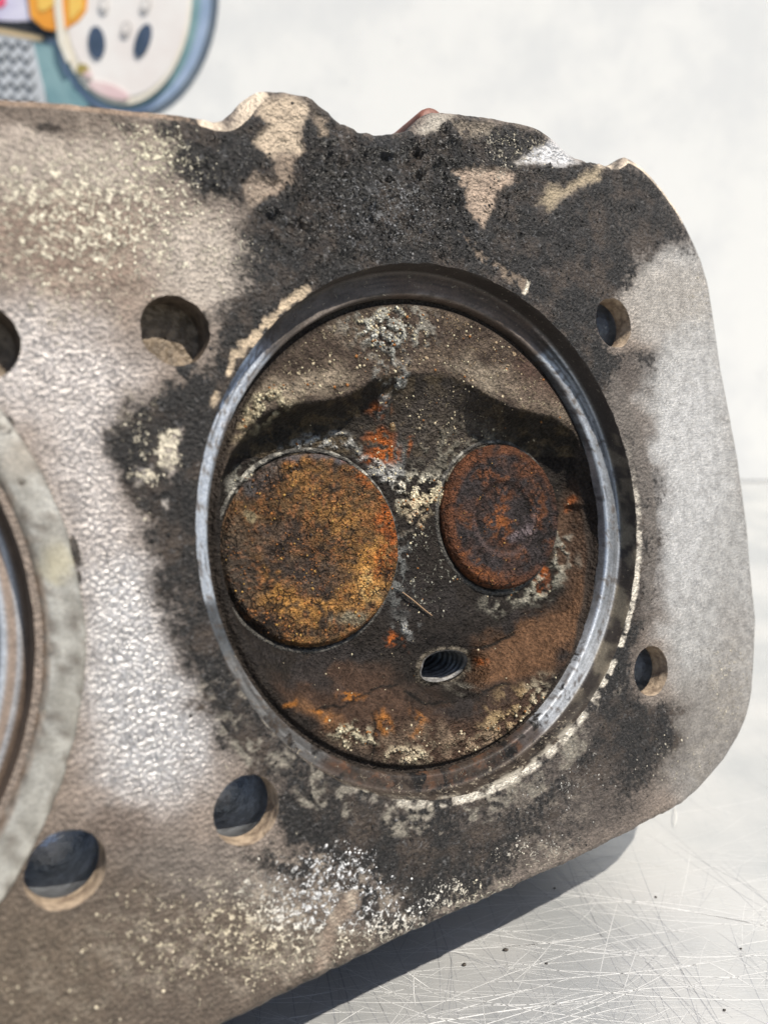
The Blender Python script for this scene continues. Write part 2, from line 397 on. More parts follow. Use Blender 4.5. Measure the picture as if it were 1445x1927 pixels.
    patch([(845,322),(905,312),(965,318),(972,340),(935,360),(928,400),(906,432),(885,400),(872,352)], (0.36, 0.275, 0.21), 0.95)
    patch([(1010,386),(1030,345),(1062,350),(1098,320),(1138,312),(1134,340),(1070,362),(1030,398)], (0.34, 0.275, 0.185), 0.85)
    patch([(975,303),(1012,275),(1040,262),(1060,275),(1090,302),(1060,310)], (0.56, 0.56, 0.57), 0.95)
    patch([(780,245),(815,212),(850,214),(840,232),(800,258)], (0.46, 0.42, 0.36), 0.8)
    patch([(850,225),(930,232),(925,250),(870,262)], (0.30, 0.25, 0.19), 0.6)
    patch([(295,850),(342,803),(336,860),(322,905),(306,880)], (0.60, 0.53, 0.47), 0.62, 9)
    patch([(252,872),(290,868),(288,908),(258,915)], (0.50, 0.46, 0.43), 0.5, 9)
    patch([(305,945),(318,938),(316,958)], (0.5, 0.46, 0.42))
    for pts, wd in (([(578,543),(545,575),(498,612)], 9), ([(498,612),(470,640),(445,660)], 12), ([(436,680),(430,705)], 7), ([(413,735),(405,760)], 7)):
        m = p.line(pts, wd, 6, rag=wd * 1.3); p.c(m, (0.38, 0.30, 0.21)); p.soot -= m * 0.9
    m = p.poly([(868,435),(890,448),(915,482),(955,500),(990,530),(996,562),(970,545),(925,510),(900,490)], 7, fine=True) * sm(fbm(u / 12, v / 12, 71, 3), .25, .5); p.c(m, (0.15, 0.115, 0.085)); p.soot -= 0.7 * m
    m = p.line([(985,555),(992,535)], 3, 2); p.c(m, (0.6, 0.55, 0.45)); p.soot -= m
    m = p.line([(660,1690),(625,1740),(606,1820)], 13, 6); p.c(m, (0.20, 0.155, 0.12)); p.soot -= m * .8; keep = 1 - m
    p.soot -= 0.55 * p.line([(700,1560),(880,1600),(1010,1560)], 8, 6) * 0
    # ridge line of the gasket print
    m = p.line([(560,1470),(620,1560),(760,1595),(900,1590),(1010,1560)], 4, 3); p.c(m, (0.02, 0.018, 0.016)); p.soot += 0.4 * m
    # soot round the bolt holes and black sticker edge of the ring
    for (cx, cy) in ((355, 690), (140, 1040), (372, 600)):
        p.soot = np.maximum(p.soot, 0.75 * p.blob(cx, cy, 26, 18, 30))
    # flecks; those at top centre are glints painted as colour
    F = p.fleck
    for (cx, cy, rx, ry, k) in ((180,400,260,170,0.80),(290,290,80,70,0.82),(130,540,160,90,0.62),(40,360,60,50,0.8),(290,460,110,90,0.6),(420,480,90,70,.55),
                                (560,1730,270,125,0.78),(640,1640,80,60,0.76),(330,1770,220,120,0.62),(880,1690,120,40,0.74),(750,1740,110,50,0.85),(480,1790,120,80,.75),(1000,1600,120,40,0.62),
                                (950,280,110,50,0.6),(1340,560,80,80,0.42),(1370,1290,70,120,0.46),(1280,1430,120,80,0.42),(130,1850,220,110,0.42),(720,390,150,110,0.72),(1020,1480,160,120,.45),(270,800,60,70,0.6),(318,845,28,45,1.1),(270,888,26,26,1.1),(270,960,30,40,.4),(430,1500,60,80,0.4),(820,1000,10,10,0)):
        F = np.maximum(F, k * p.blob(cx, cy, rx, ry, 0, 0.2))
    film = sm(fbm(u / 20, v / 15, 131, 5, 0.6), 0.50, 0.66) * np.clip(F - 0.25, 0, 1); p.c(film, (0.46, 0.40, 0.32), 0.75); p.soot -= 0.5 * film
    p.fleck = F * np.clip(keep, 0, 1)
    p.fc(p.blob(250, 360, 320, 260) , (0.74, 0.68, 0.54)); p.fc(p.blob(290, 285, 60, 70), (0.70, 0.65, 0.49))
    p.fc(p.poly([(-100,1600),(560,1700),(520,1900),(-100,2000)], 60), (0.62, 0.54, 0.40))
    p.fc(p.blob(650, 1660, 170, 90), (0.74, 0.74, 0.74)); p.fc(p.blob(1000, 1480, 200, 130), (0.42, 0.40, 0.37)); p.fc(p.blob(720, 390, 220, 170), (0.20, 0.20, 0.205))  # the last grey paints the glints of the top crust
    p.crust = np.clip(p.soot, 0, 1) * (0.25 + 0.9 * p.blob(720, 350, 300, 150)) 
    p.soot = np.clip(p.soot, 0, 1); p.metal = np.clip(p.metal, 0, 0.85)
    return p

# ------------------------------------------------------------------ deck geometry
OUTL = [(-420,160),(-120,172),(0,182),(120,190),(250,204),(330,212),(372,216),(400,221),(422,221),(445,199),(468,175),(486,166),(520,167),(560,174),(585,178),(602,195),(625,214),(655,236),(690,250),(725,252),(758,248),(778,234),(798,213),(815,208),(850,209),(930,220),(1003,234),(1025,245),(1045,262),(1062,280),(1085,296),(1130,306),(1150,309),(1163,303),(1176,290),(1192,297),(1215,316),(1245,350),(1275,392),(1300,440),(1320,485),(1335,535),(1345,600),(1358,690),(1375,780),(1390,860),(1398,920),(1408,990),(1413,1060),(1418,1110),(1424,1165),(1421,1240),(1417,1305),(1407,1350),(1392,1385),(1365,1430),(1335,1466),(1310,1493),(1280,1517),(1200,1560),(1100,1612),(1000,1657),(900,1701),(800,1746),(732,1777),(710,1790),(640,1824),(580,1851),(500,1893),(430,1927),(350,1966),(200,2040),(-150,2215)]
ol = pxl(OUTL)
xl = -172.0
ol = np.concatenate([ol[(ol[:, 0] > xl + 6)], [[xl, ol[-1, 1] + 0.0 if ol[-1, 0] > xl else 63.0], [xl, -76.0]]])
def resample(p, step):
    p = np.asarray(p); q = np.concatenate([p, p[:1]]); d = np.hypot(*np.diff(q, axis=0).T); s = np.concatenate([[0], np.cumsum(d)])
    n = int(s[-1] / step); t = np.arange(n) * s[-1] / n
    return np.stack([np.interp(t, s, q[:, 0]), np.interp(t, s, q[:, 1])], 1)
ol = resample(ol, 0.6)
for _ in range(4): ol = 0.5 * ol + 0.25 * np.roll(ol, 1, 0) + 0.25 * np.roll(ol, -1, 0)
def normals(p):
    t = np.roll(p, -1, 0) - np.roll(p, 1, 0); t /= np.linalg.norm(t, axis=1)[:, None] + 1e-9
    return np.stack([t[:, 1], -t[:, 0]], 1)           # outward for a clockwise (Y down) loop
nrm = normals(ol)
if ((ol + nrm * 0.5 - ol.mean(0)) ** 2).sum() < ((ol - nrm * 0.5 - ol.mean(0)) ** 2).sum(): nrm = -nrm
uo, vo = uv_of(ol[:, 0], ol[:, 1], np.zeros(len(ol)))
crusty = np.exp(-((uo - 680) / 90) ** 2) * (vo < 400) + 0.4 * np.exp(-((uo - 1110) / 60) ** 2) * (vo < 400) + 0.35 * (vo > 1500)
ol = ol + nrm * ((fbm(ol[:, 0] / 1.3, ol[:, 1] / 1.3, 3, 3) - 0.5) * (0.25 + 1.3 * crusty))[:, None]
ch = 1.1 + 1.3 * np.exp(-((uo - 440) / 60) ** 2) * (vo < 300) + 0.5 * np.exp(-((uo - 1170) / 40) ** 2) * (vo < 400)
for _ in range(3): nrm = nrm + np.roll(nrm, 1, 0) + np.roll(nrm, -1, 0); nrm /= np.linalg.norm(nrm, axis=1)[:, None]
inner = ol - nrm * ch[:, None]
for _ in range(3): inner = 0.5 * inner + 0.25 * np.roll(inner, 1, 0) + 0.25 * np.roll(inner, -1, 0)

BORE2 = (-109.4, 0.0); RB = 44.0
HOLES = {'A': (-67.1, -32.2), 'B': (-42.5, -33.3), 'C': (44.3, -33.9), 'D': (-66.0, 33.6), 'E': (-42.0, 34.0), 'F': (42.6, 34.3)}
RH = 4.85
def hole_loop(cx, cy, r, n, seed, amp):
    a = np.arange(n) / n * 2 * math.pi
    rr = r + (fbm(np.cos(a) * r / 1.2 + 50, np.sin(a) * r / 1.2 + 50, seed, 3) - 0.5) * amp
    return np.stack([cx + rr * np.cos(a), cy + rr * np.sin(a)], 1)
NB, NHH = 420, 64
loops = [inner, hole_loop(0, 0, RB, NB, 11, 0.5), hole_loop(*BORE2, RB, 240, 12, 0.3)]
for k, c in HOLES.items(): loops.append(hole_loop(*c, RH, NHH, 20 + ord(k), 0.45 if k in 'BC' else 0.25))
def inside_deck(x, y, m=0.0):
    ok = poly_sd(x, y, inner[::3]) > m
    ok &= np.hypot(x, y) > RB + m; ok &= np.hypot(x - BORE2[0], y - BORE2[1]) > RB + m
    for c in HOLES.values(): ok &= np.hypot(x - c[0], y - c[1]) > RH + m
    return ok
STEP = 0.47
rng = np.random.default_rng(3)
gx, gy = np.meshgrid(np.arange(-100, 80, STEP), np.arange(-90, 80, STEP * 0.87))
gx = gx + (np.arange(gx.shape[0])[:, None] % 2) * STEP / 2
gx = gx.ravel() + rng.uniform(-.14, .14, gx.size) * STEP; gy = gy.ravel() + rng.uniform(-.14, .14, gy.size) * STEP
gu, gv = uv_of(gx, gy, np.zeros_like(gx))
ok = (gu > -70) & (gu < 1520) & (gv > -50) & (gv < 2000)
gx, gy = gx[ok], gy[ok]
cx_, cy_ = np.meshgrid(np.arange(-170, 60, 3.0), np.arange(-90, 90, 3.0)); cx_, cy_ = cx_.ravel(), cy_.ravel()
cu, cv = uv_of(cx_, cy_, np.zeros_like(cx_)); ok = (cu < -75) | (cv > 2010); cx_, cy_ = cx_[ok], cy_[ok]
gx = np.concatenate([gx, cx_]); gy = np.concatenate([gy, cy_])
ok = inside_deck(gx, gy, 0.42); pts = np.stack([gx[ok], gy[ok]], 1)
P2, F2 = cdt(pts, loops)
cen = P2[F2].mean(1)
keep = poly_sd(cen[:, 0], cen[:, 1], inner[::2]) > -0.02
allh = [loops[1], loops[2]] + loops[3:]
for lp in allh:
    c = lp.mean(0); near = np.hypot(*(cen - c).T) < np.hypot(*(lp - c).T).max() + 0.5
    idx = np.where(near & keep)[0]
    keep[idx[poly_sd(cen[idx, 0], cen[idx, 1], lp) > 0]] = False
F2 = F2[keep]
ar = np.cross(P2[F2[:, 1]] - P2[F2[:, 0]], P2[F2[:, 2]] - P2[F2[:, 0]])
F2 = np.where((ar < 0)[:, None], F2[:, ::-1], F2)
X, Y = P2[:, 0], P2[:, 1]
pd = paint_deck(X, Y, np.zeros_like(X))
relief = pd.crust
edge_d = poly_sd(X, Y, inner[::3])
for c, r in [((0, 0), RB), (BORE2, RB)] + [(c, RH) for c in HOLES.values()]: edge_d = np.minimum(edge_d, np.hypot(X - c[0], Y - c[1]) - r)
fall = sm(edge_d, 0.0, 1.5)
rid = 1 - np.abs(fbm(X / 2.1, Y / 2.1, 41, 4) - 0.5) * 4
Z = fall * (relief * ((fbm(X / 2.6, Y / 2.0, 31, 5, 0.62) - 0.5) * 3.2 + 0.25 * rid) + (fbm(X / 6, Y / 6, 33, 2) - 0.5) * 0.08 + (fbm(X / 0.95, Y / 1.25, 36, 2) - 0.5) * 0.065 * (1 - 0.75 * pd.smooth))
Z += fall * np.clip(pd.fleck, 0, 1) * (fbm(X / 1.0, Y / 1.0, 35, 2) - 0.5) * 0.12
_R = np.hypot(X, Y); _a = np.degrees(np.arctan2(Y, X)); Z += fall * 0.16 * (1 - sm(_R, 49.2, 49.6)) * sm(_a, -50, -25) * (1 - sm(_a, 150, 170))
# the raised port boss at the top right: a step line where the facing begins
Z -= fall * 0.35 * sm(pd.v * 0 + (308 + (pd.u - 870) * 0.0 - pd.v), 0, 6) * sm(pd.u, 850, 880) * (1 - sm(pd.u, 1080, 1110))
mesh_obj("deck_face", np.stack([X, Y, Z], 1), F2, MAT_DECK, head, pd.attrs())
clus = sm(fbm(pd.u / 28, pd.v / 28, 201, 4), 0.40, 0.66)
def deck_col(i, rg): return pd.fcol[i] * rg.uniform(0.65, 1.1, (len(i), 1))
crumbs("pale_grains", X, Y, Z, np.where(edge_d > 0.6, np.clip(pd.fleck - 0.25, 0, 1) ** 1.5 * (0.06 + clus), 0), 3200, 0.05, 0.24, deck_col, 1, 0.3)
def soot_col(i, rg):
    t = rg.uniform(0, 1, (len(i), 1)); return np.where(t < 0.86, 0.006 + 0.022 * t, np.where(t < 0.97, 0.05, 0.14)) * np.array([[1.0, 0.94, 0.9]])
crumbs("carbon_grains", X, Y, Z, np.where(edge_d > 0.3, pd.crust ** 1.6 * (0.1 + clus) + 0.04 * (pd.soot > 0.6), 0), 5200, 0.07, 0.27, soot_col, 2, 0.5)

# rounded edge of the deck and the side of its flange
n = len(ol); zc = np.stack
ringA = np.c_[inner, np.full(n, 0.0)]
ringB = np.c_[inner * 0.42 + ol * 0.58, -0.18 * ch]
ringC = np.c_[inner * 0.08 + ol * 0.92, -0.55 * ch]
ringD = np.c_[ol, -1.1 * ch]
ringE = np.c_[ol - nrm * 0.3, np.full(n, -9.0)]
ringF = np.c_[ol - nrm * 3.0, np.full(n, -10.5)]
V, F = tube([ringA, ringB, ringC, ringD, ringE, ringF])
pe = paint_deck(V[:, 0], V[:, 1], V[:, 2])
m = ((pe.v < 300) & (pe.u > 375) & (pe.u < 500)).astype(float) + ((pe.v < 420) & (pe.u > 1125) & (pe.u < 1330)).astype(float)
m = np.clip(m, 0, 1) * sm(fbm(pe.u / 20, pe.v / 20, 8, 3), 0.25, 0.5)
pe.c(m, (0.55, 0.46, 0.36)); pe.soot = np.clip(pe.soot - m, 0, 1)  # sunlight on these stretches of the rounded edge, painted cream
m = ((pe.v < 260) & (pe.u < 375)).astype(float); pe.c(m, (0.24, 0.17, 0.12), 0.7)
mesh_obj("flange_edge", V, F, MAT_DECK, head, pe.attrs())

# casting behind the deck, down to the bench
s_ = NT("rough_casting"); n1 = s_.noise(300, 5, .6); n2 = s_.noise(1600, 3, .6)
MAT_CAST = s_.fin(s_.mix(s_.ramp(n1, .35, .65), (0.10, 0.08, 0.065), (0.25, 0.21, 0.18)), 0.6, 0.2, s_.bump(n2, 1, 0.0002))
def low_depth(Yl):                                  # depth behind the face at which a line at height Yl meets the bench
    h = f2w(0, Yl, 0)[2] * 1000; return h / -(-(-A3[2])) if A3[2] < 0 else h / A3[2]
inset = ol - nrm * 3.0
for _ in range(30): inset = 0.5 * inset + 0.25 * np.roll(inset, 1, 0) + 0.25 * np.roll(inset, -1, 0)
ylow = inset[:, 1].max(); D = low_depth(ylow) - 0.05
cy0 = -8.0
def sc(p, k): return np.c_[p[:, 0], cy0 + (p[:, 1] - cy0) * k]
V, F = tube([np.c_[inset, np.full(n, -10.5)], np.c_[inset - nrm * 2.5, np.full(n, -16.0)], np.c_[inset - nrm * 2.5, np.full(n, -40.0)],
             np.c_[inset, np.full(n, -48.0)], np.c_[inset, np.full(n, -D + 2)], np.c_[inset - nrm * 2.0, np.full(n, -D)]])
V = np.concatenate([V, [[-40, -5, -D]]]); k0 = 5 * n
Fl = [tuple(f) for f in F] + [(k0 + i, k0 + (i + 1) % n, len(V) - 1) for i in range(n)]
# keep every vertex on or above the bench
hz = OR[2] * 1000 + A1[2] * V[:, 0] - A2[2] * V[:, 1] + A3[2] * V[:, 2]
bad = hz < 0; V[bad, 1] += hz[bad] / A2[2]
mesh_obj("casting", V, Fl, MAT_CAST, head)

# ------------------------------------------------------------------ bore recess: wall and ring land
ZL, RL = -4.0, 40.5
CI = (-0.5, 0.6)                   # the land's inner edge sits a little off the recess centre
def paint_ring(V):
    p = Paint(V[:, 0], V[:, 1], V[:, 2], (0.045, 0.037, 0.032), 0.2)
    R = np.hypot(V[:, 0], V[:, 1]); ang = np.degrees(np.arctan2(V[:, 1], V[:, 0])); land = 1 - sm(R, 43.2, 43.8)
    st = (fbm(R * 2.2, ang / 30, 4, 3) - 0.5)
    bl = p.line([(415,1190),(395,1100),(385,1000),(385,930),(405,820),(440,735),(485,670)], 42, 8) * land
    p.c(bl, (0.38, 0.40, 0.43)); p.metal += 0.6 * bl
    b2 = p.line([(405,1170),(450,1290),(540,1400),(640,1455)], 42, 10) * land
    p.c(b2, (0.075, 0.073, 0.072), 0.9); p.metal += 0.2 * b2; p.c(b2 * sm(fbm(R * 1.6, ang / 9, 31, 3), .5, .65), (0.19, 0.19, 0.19), 0.6)
    b3 = p.line([(1030,640),(1075,710),(1118,800),(1145,920),(1152,1020),(1148,1120),(1115,1215),(1060,1310),(1000,1375)], 36, 8) * land
    p.c(b3, (0.40, 0.42, 0.45)); p.metal += 0.6 * b3
    p.c(p.line([(700,560),(800,552),(900,575),(1000,635)], 40, 10) * land, (0.10, 0.072, 0.056), 0.9); 
    p.c(p.line([(520,640),(600,580),(700,552)], 36, 10) * land, (0.085, 0.07, 0.06), 0.9)
    inn = np.exp(-((np.hypot(V[:, 0] - CI[0], V[:, 1] - CI[1]) - RL - 0.35) / 0.35) ** 2) * land * (ang < -20) * (ang > -160); p.c(inn * sm(fbm(ang / 6, R, 171, 3), .35, .6), (0.22, 0.185, 0.16), 0.7)
    p.c(land * (ang < 0) * sm(fbm(R * 3.0, ang / 14, 173, 3), .55, .65), (0.03, 0.024, 0.02), 0.6)
    p.col *= (1 + 0.7 * st)[:, None]
    rust = p.line([(640,1455),(760,1475),(880,1462),(990,1395)], 40, 10) * land
    p.c(rust, (0.050, 0.031, 0.022), 0.9); p.c(rust * sm(fbm(p.u / 18, p.v / 18, 21, 3), 0.5, 0.62), (0.105, 0.048, 0.024), 0.7)
    p.soot = np.maximum(p.soot, rust * sm(fbm(p.u / 24, p.v / 24, 22, 3), 0.52, 0.66) * 0.9)
    wall = 1 - land
    bot = sm(ang, 45, 70) * (1 - sm(ang, 150, 165)) * wall
    p.c(bot, (0.055, 0.043, 0.034), 0.9); p.soot = np.maximum(p.soot, 0.6 * bot * sm(fbm(ang / 3.0, V[:, 2], 67, 3), .4, .6)); p.c(bot * sm(V[:, 2], -1.6, -0.3) * sm(fbm(ang / 4.0, V[:, 2] * 1.3, 65, 3), .38, .56), (0.40, 0.37, 0.31), 0.9)
    lo = sm(ang, 0, 10) * (1 - sm(ang, 48, 60)) * wall
    pat = sm(fbm(ang / 5.0, V[:, 2] / 3.5, 61, 3), 0.45, 0.60)
    p.c(lo * pat, (0.21, 0.18, 0.135), 0.9); p.c(wall * (1 - sm(np.abs(ang + 8), 8, 14)) * sm(fbm(ang / 3.0, V[:, 2] / 1.5, 63, 3), .5, .6), (0.15, 0.125, 0.095), 0.9)
    p.fleck = 0.35 + 0.2 * bot
    p.fcol[:] = (0.30, 0.26, 0.2)
    nick = land * sm(fbm(p.u / 9, p.v / 9, 141, 4), 0.60, 0.70); p.c(nick, (0.06, 0.045, 0.035), 0.8); p.metal -= 0.4 * nick
    low_ = land * sm(ang, 25, 50) * (1 - sm(ang, 140, 165)); p.metal *= 1 - 0.55 * low_; p.soot = np.maximum(p.soot, 0.62 * low_ * sm(fbm(p.u / 30, p.v / 30, 143, 4), .42, .6))
    p.fleck *= (1 - np.clip(bl + b3, 0, 1)); p.soot = np.clip(p.soot, 0, 1); p.metal = np.clip(p.metal, 0, 0.9)
    return p
def recess(cx, cy, top_loop, nseg, name, off=(0, 0)):
    rr = [np.c_[top_loop, np.zeros(len(top_loop))]]
    nn_ = len(top_loop)
    for r, z in ((RB - 0.12, -0.35), (RB - 0.16, -1.2), (RB - 0.18, -2.2), (RB - 0.2, -3.2), (RB - 0.3, -3.75), (RB - 0.7, ZL)): rr.append(circ(cx, cy, r, z, nn_))
    for i_, r in enumerate(np.linspace(RB - 1.1, RL + 0.3, 8)): rr.append(circ(cx + off[0] * i_ / 7, cy + off[1] * i_ / 7, r, ZL + (0.03 * math.sin(r * 9)), nn_))
    ox, oy = cx + off[0], cy + off[1]
    rr.append(circ(ox, oy, RL, ZL - 0.12, nn_)); rr.append(circ(ox, oy, RL - 0.15, ZL - 0.6, nn_)); rr.append(circ(ox, oy, RL - 0.25, ZL - 2.2, nn_))
    V, F = tube(rr)
    return V, F
V, F = recess(0, 0, loops[1], NB, 'x', CI)
mesh_obj("bore_recess", V, F, MAT_RING, head, paint_ring(V).attrs())
V, F = recess(*BORE2, loops[2], 240, 'x')
p2 = Paint(V[:, 0], V[:, 1], V[:, 2], (0.42, 0.44, 0.47), 0.7); R2 = np.hypot(V[:, 0] - BORE2[0], V[:, 1])
wl = sm(R2, 42.6, 43.2); p2.c(wl, (0.10, 0.07, 0.05)); p2.metal -= 0.5 * wl
rim = 1 - sm(np.abs(R2 - 41.9), 0.3, 0.9); p2.c(rim, (0.30, 0.20, 0.13), 0.8)
ro = mesh_obj("bore_recess", V, F, MAT_RING, head, p2.attrs())
# dark chamber of the second bore (a plain dished floor)
V, F = tube([circ(*BORE2, r, z, 120) for r, z in ((RL - 0.2, -5.0), (37, -6.5), (30, -10), (18, -13), (4, -14), (0.5, -14))])
p2 = Paint(V[:, 0], V[:, 1], V[:, 2], (0.06, 0.045, 0.035), 0.1); p2.soot += 0.6
mesh_obj("combustion_chamber", V, F, MAT_CHAMBER, head, p2.attrs())

# steel fire ring of the head gasket, still stuck round the second bore
n_ = 300
prof = [(49.75, 0.02), (49.75, 0.55), (49.5, 0.72), (48.6, 0.76), (47, 0.76), (45.9, 0.74), (45.4, 0.62), (45.0, 0.25), (44.6, -0.5), (44.25, -1.4), (44.1, -2.3)]
rr = []
a = np.arange(n_) / n_ * 2 * math.pi
for (r, z) in prof:
    jr = (fbm(np.cos(a) * 20 + 9, np.sin(a) * 20 + 9, 71, 3) - 0.5) * (0.5 if r > 49 else 0.15)
    rr.append(np.stack([BORE2[0] + (r + jr) * np.cos(a), (r + jr) * np.sin(a), np.full(n_, z) + (fbm(np.cos(a) * 9, np.sin(a) * 9, 5, 2) - .5) * .12 * (z > .5)], 1))
V, F = tube(rr)
pg = Paint(V[:, 0], V[:, 1], V[:, 2], (0.36, 0.345, 0.31), 0.45)
R2 = np.hypot(V[:, 0] - BORE2[0], V[:, 1])
bead = (1 - sm(R2, 45.2, 45.7)); pg.c(bead, (0.19, 0.135, 0.095)); pg.metal -= 0.2 * bead
pg.c(sm(fbm(pg.u / 22, pg.v / 40, 181, 4), .46, .62), (0.25, 0.235, 0.205), 0.8); pg.c(sm(fbm(pg.u / 9, pg.v / 9, 183, 3), .62, .70), (0.14, 0.12, 0.10), 0.8); pg.metal += 0.15
pg.c(pg.blob(110, 1060, 30, 30), (0.42, 0.37, 0.24), 0.6); pg.c(pg.blob(30, 860, 40, 40), (0.28, 0.25, 0.21), 0.7)
pg.soot = 0.7 * np.maximum(pg.blob(40, 900, 14, 10), pg.blob(15, 810, 12, 9)); pg.fleck += 0.15
pg.fcol[:] = (.5, .46, .35)
mesh_obj("gasket_ring", V, F, MAT_RING, head, pg.attrs())
# black gasket scraps at its outer edge
def lump(name, c, r, sq, mat, seed, parent=None, face=True, rot=0.0):
    bm = bmesh.new(); bmesh.ops.create_icosphere(bm, subdivisions=3, radius=1.0)
    V = np.array([v.co[:] for v in bm.verts]); F = np.array([[v.index for v in f.verts] for f in bm.faces]); bm.free()
    d = 0.62 + 0.76 * fbm(V[:, 0] * 1.7 + 9 + seed, V[:, 1] * 1.7 + V[:, 2] * 1.3 + seed, seed, 3)
    V = V * d[:, None] * np.array(sq) * r
    ca, sa = math.cos(rot), math.sin(rot); V = np.stack([V[:, 0] * ca - V[:, 1] * sa, V[:, 0] * sa + V[:, 1] * ca, V[:, 2]], 1)
    if face: F = F[:, ::-1]
    return mesh_obj(name, V + np.array(c), F, mat, parent, smooth=True, face=face)
s_ = NT("black_gasket_residue"); MAT_BLACK = s_.fin(s_.mix(s_.ramp(s_.noise(1500, 4), .4, .6), (0.02, 0.017, 0.014), (0.06, 0.048, 0.038)), 0.7, 0, s_.bump(s_.noise(2500, 3), 1, 0.0001))
for (u, v, r, sq) in ((138, 1035, 1.25, (0.6, 1.35, 0.35)), (80, 905, 0.7, (0.6, 1.2, .35)), (35, 835, 0.7, (.8, 1.2, .35)), (15, 797, .8, (.9, 1.1, .35)), (150, 1085, .5, (.5, 1.5, .3))):
    x, y = px(u, v); lump("gasket_scrap", (float(x), float(y), 0.15), r, sq, MAT_BLACK, int(u), head)

# ------------------------------------------------------------------ bolt holes
s_ = NT("machined_hole_wall"); n1 = s_.noise(700, 4, .6)
MAT_HOLE = s_.fin(s_.mix(s_.ramp(n1, .35, .68), (0.15, 0.115, 0.085), (0.06, 0.046, 0.034)), 0.5, 0.1, s_.bump(s_.noise(1800, 3), 1, 0.0001))
s_ = NT("sunlit_hole_lip"); n1 = s_.noise(600, 4, .6)
MAT_LIP = s_.fin(s_.mix(s_.ramp(n1, .38, .66), (0.46, 0.36, 0.26), (0.20, 0.15, 0.11)), 0.55, 0.05, s_.bump(s_.noise(1500, 3), 1, 0.0002))  # cream tone stands in for sunlight on the lip walls
s_ = NT("hole_floor_scale"); n1 = s_.noise(800, 5, .65)
MAT_HFL = s_.fin(s_.mix(s_.ramp(n1, .42, .62), (0.085, 0.06, 0.036), (0.20, 0.15, 0.10)), 0.55, 0.1, s_.bump(s_.noise(1300, 4), 1, 0.0004))
s_ = NT("cored_passage"); n1 = s_.noise(500, 4, .6)
MAT_CORE = s_.fin(s_.mix(s_.ramp(n1, .4, .62), (0.62, 0.64, 0.67), (0.40, 0.41, 0.43)), 0.28, 0.75, s_.bump(s_.noise(900, 3), 1, 0.0002))
for i, (k, c) in enumerate(HOLES.items()):
    lp = loops[3 + i]; top = np.c_[lp, np.zeros(NHH)]
    dl = 4.4 if k in 'AB' else 3.7
    V, F = tube([top, circ(*c, RH - 0.05, -0.5, NHH), circ(*c, RH - 0.1, -1.8, NHH), circ(*c, RH - 0.12, -dl, NHH)])
    h = mesh_obj("bolt_hole", V, F, MAT_HOLE if k in 'AB' else MAT_LIP, head)
    if k in 'AB':
        rings = [circ(*c, r, -dl - 0.02 + (0.0 if r > 4 else -0.2), NHH) for r in (RH + 0.1, 3.6, 2.4, 1.2, 0.2)]
        V, F = tube(rings); V[:, 2] += (fbm(V[:, 0] / 1.5, V[:, 1] / 1.5, 90 + i, 3) - 0.5) * 0.7
        mesh_obj("hole_floor", V, F, MAT_HFL, h)
    else:
        dd = 16.0
        rings = [circ(*c, RH - 0.12, -dl, NHH), circ(*c, RH + 0.55, -dl - 0.15, NHH), circ(*c, RH + 0.6, -9, NHH), circ(*c, RH + 0.6, -dd, NHH), circ(*c, 3, -dd - 2, NHH), circ(*c, 0.3, -dd - 2.5, NHH)]
        V, F = tube(rings); mesh_obj("passage", V, F, MAT_CORE, h)

# ------------------------------------------------------------------ combustion chamber
ZS = -5.0
POCKET = [(416,900),(436,852),(468,808),(500,779),(535,764),(600,757),(650,747),(680,732),(702,714),(755,704),(800,702),(850,710),(885,724),(925,747),(960,766),(1000,776),(1042,786),(1078,812),(1104,848),(1124,905),(1134,1000),(1130,1090),(1108,1180),(1062,1250),(1000,1300),(920,1335),(840,1352),(760,1345),(690,1350),(620,1362),(560,1342),(490,1255),(440,1160),(416,1050)]
PK = pxl(POCKET, ZS)
INT_C = np.array(px(597, 1035, -9.3)).astype(float); INT_R = 15.8
EXH_C = np.array(px(951, 972, -9.3)).astype(float); EXH_R = 13.7
ZP = -12.3
PLUG = np.array(px(836, 1254, ZP)).astype(float); RP = 6.0; RY = 0.52; PT = math.radians(13)
def pq(X, Y, ky=None, oy=0.0):
    dx, dy = X - PLUG[0], Y - PLUG[1] + oy; c_, s__ = math.cos(PT), math.sin(PT)
    return np.hypot(dx * c_ + dy * s__, (-dx * s__ + dy * c_) / (ky or RY))
def chamber_z(X, Y):
    d = poly_sd(X, Y, PK)
    u, v = uv_of(X, Y, np.full_like(X, -7.0))
    nose = np.exp(-((u - 800) / 95) ** 2) * (v < 1000)
    wdt = 3.6 + 12.0 * nose + 2.0 * np.exp(-((u - 1030) / 80) ** 2) * (v < 950) + 6.0 * sm(v, 1080, 1240) * 1.0 + 3.0 * sm(u, 1040, 1110) * sm(v, 950, 1100)
    z = ZS - 6.3 * (1 - (1 - np.clip(d / wdt, 0, 1)) ** (2.1 - 0.85 * nose))
    # valve pockets cut a little deeper
    for c, r in ((INT_C, INT_R), (EXH_C, EXH_R)):
        rr = np.hypot(X - c[0], Y - c[1]); kk = 1 - sm(rr, r + 0.7, r + 2.0); z = z * (1 - kk) + np.minimum(z, -11.4) * kk
    # bottom slope rises to the land
    # plug notch: a tilted flat under an overhanging upper lip
    rr = pq(X, Y, 0.70, 0.9)
    plane = ZP - 0.75 * (Y - PLUG[1]) - 0.06 * (X - PLUG[0])
    k = 1 - sm(rr, RP + 0.9, RP + 3.4)
    z = z * (1 - k) + np.minimum(z + 0.2, plane) * k
    return z, d
cl = circ(*CI, RL - 0.2, 0, 420)[:, :2]
a = np.arange(72) / 72 * 2 * math.pi
ct, st = math.cos(PT), math.sin(PT)
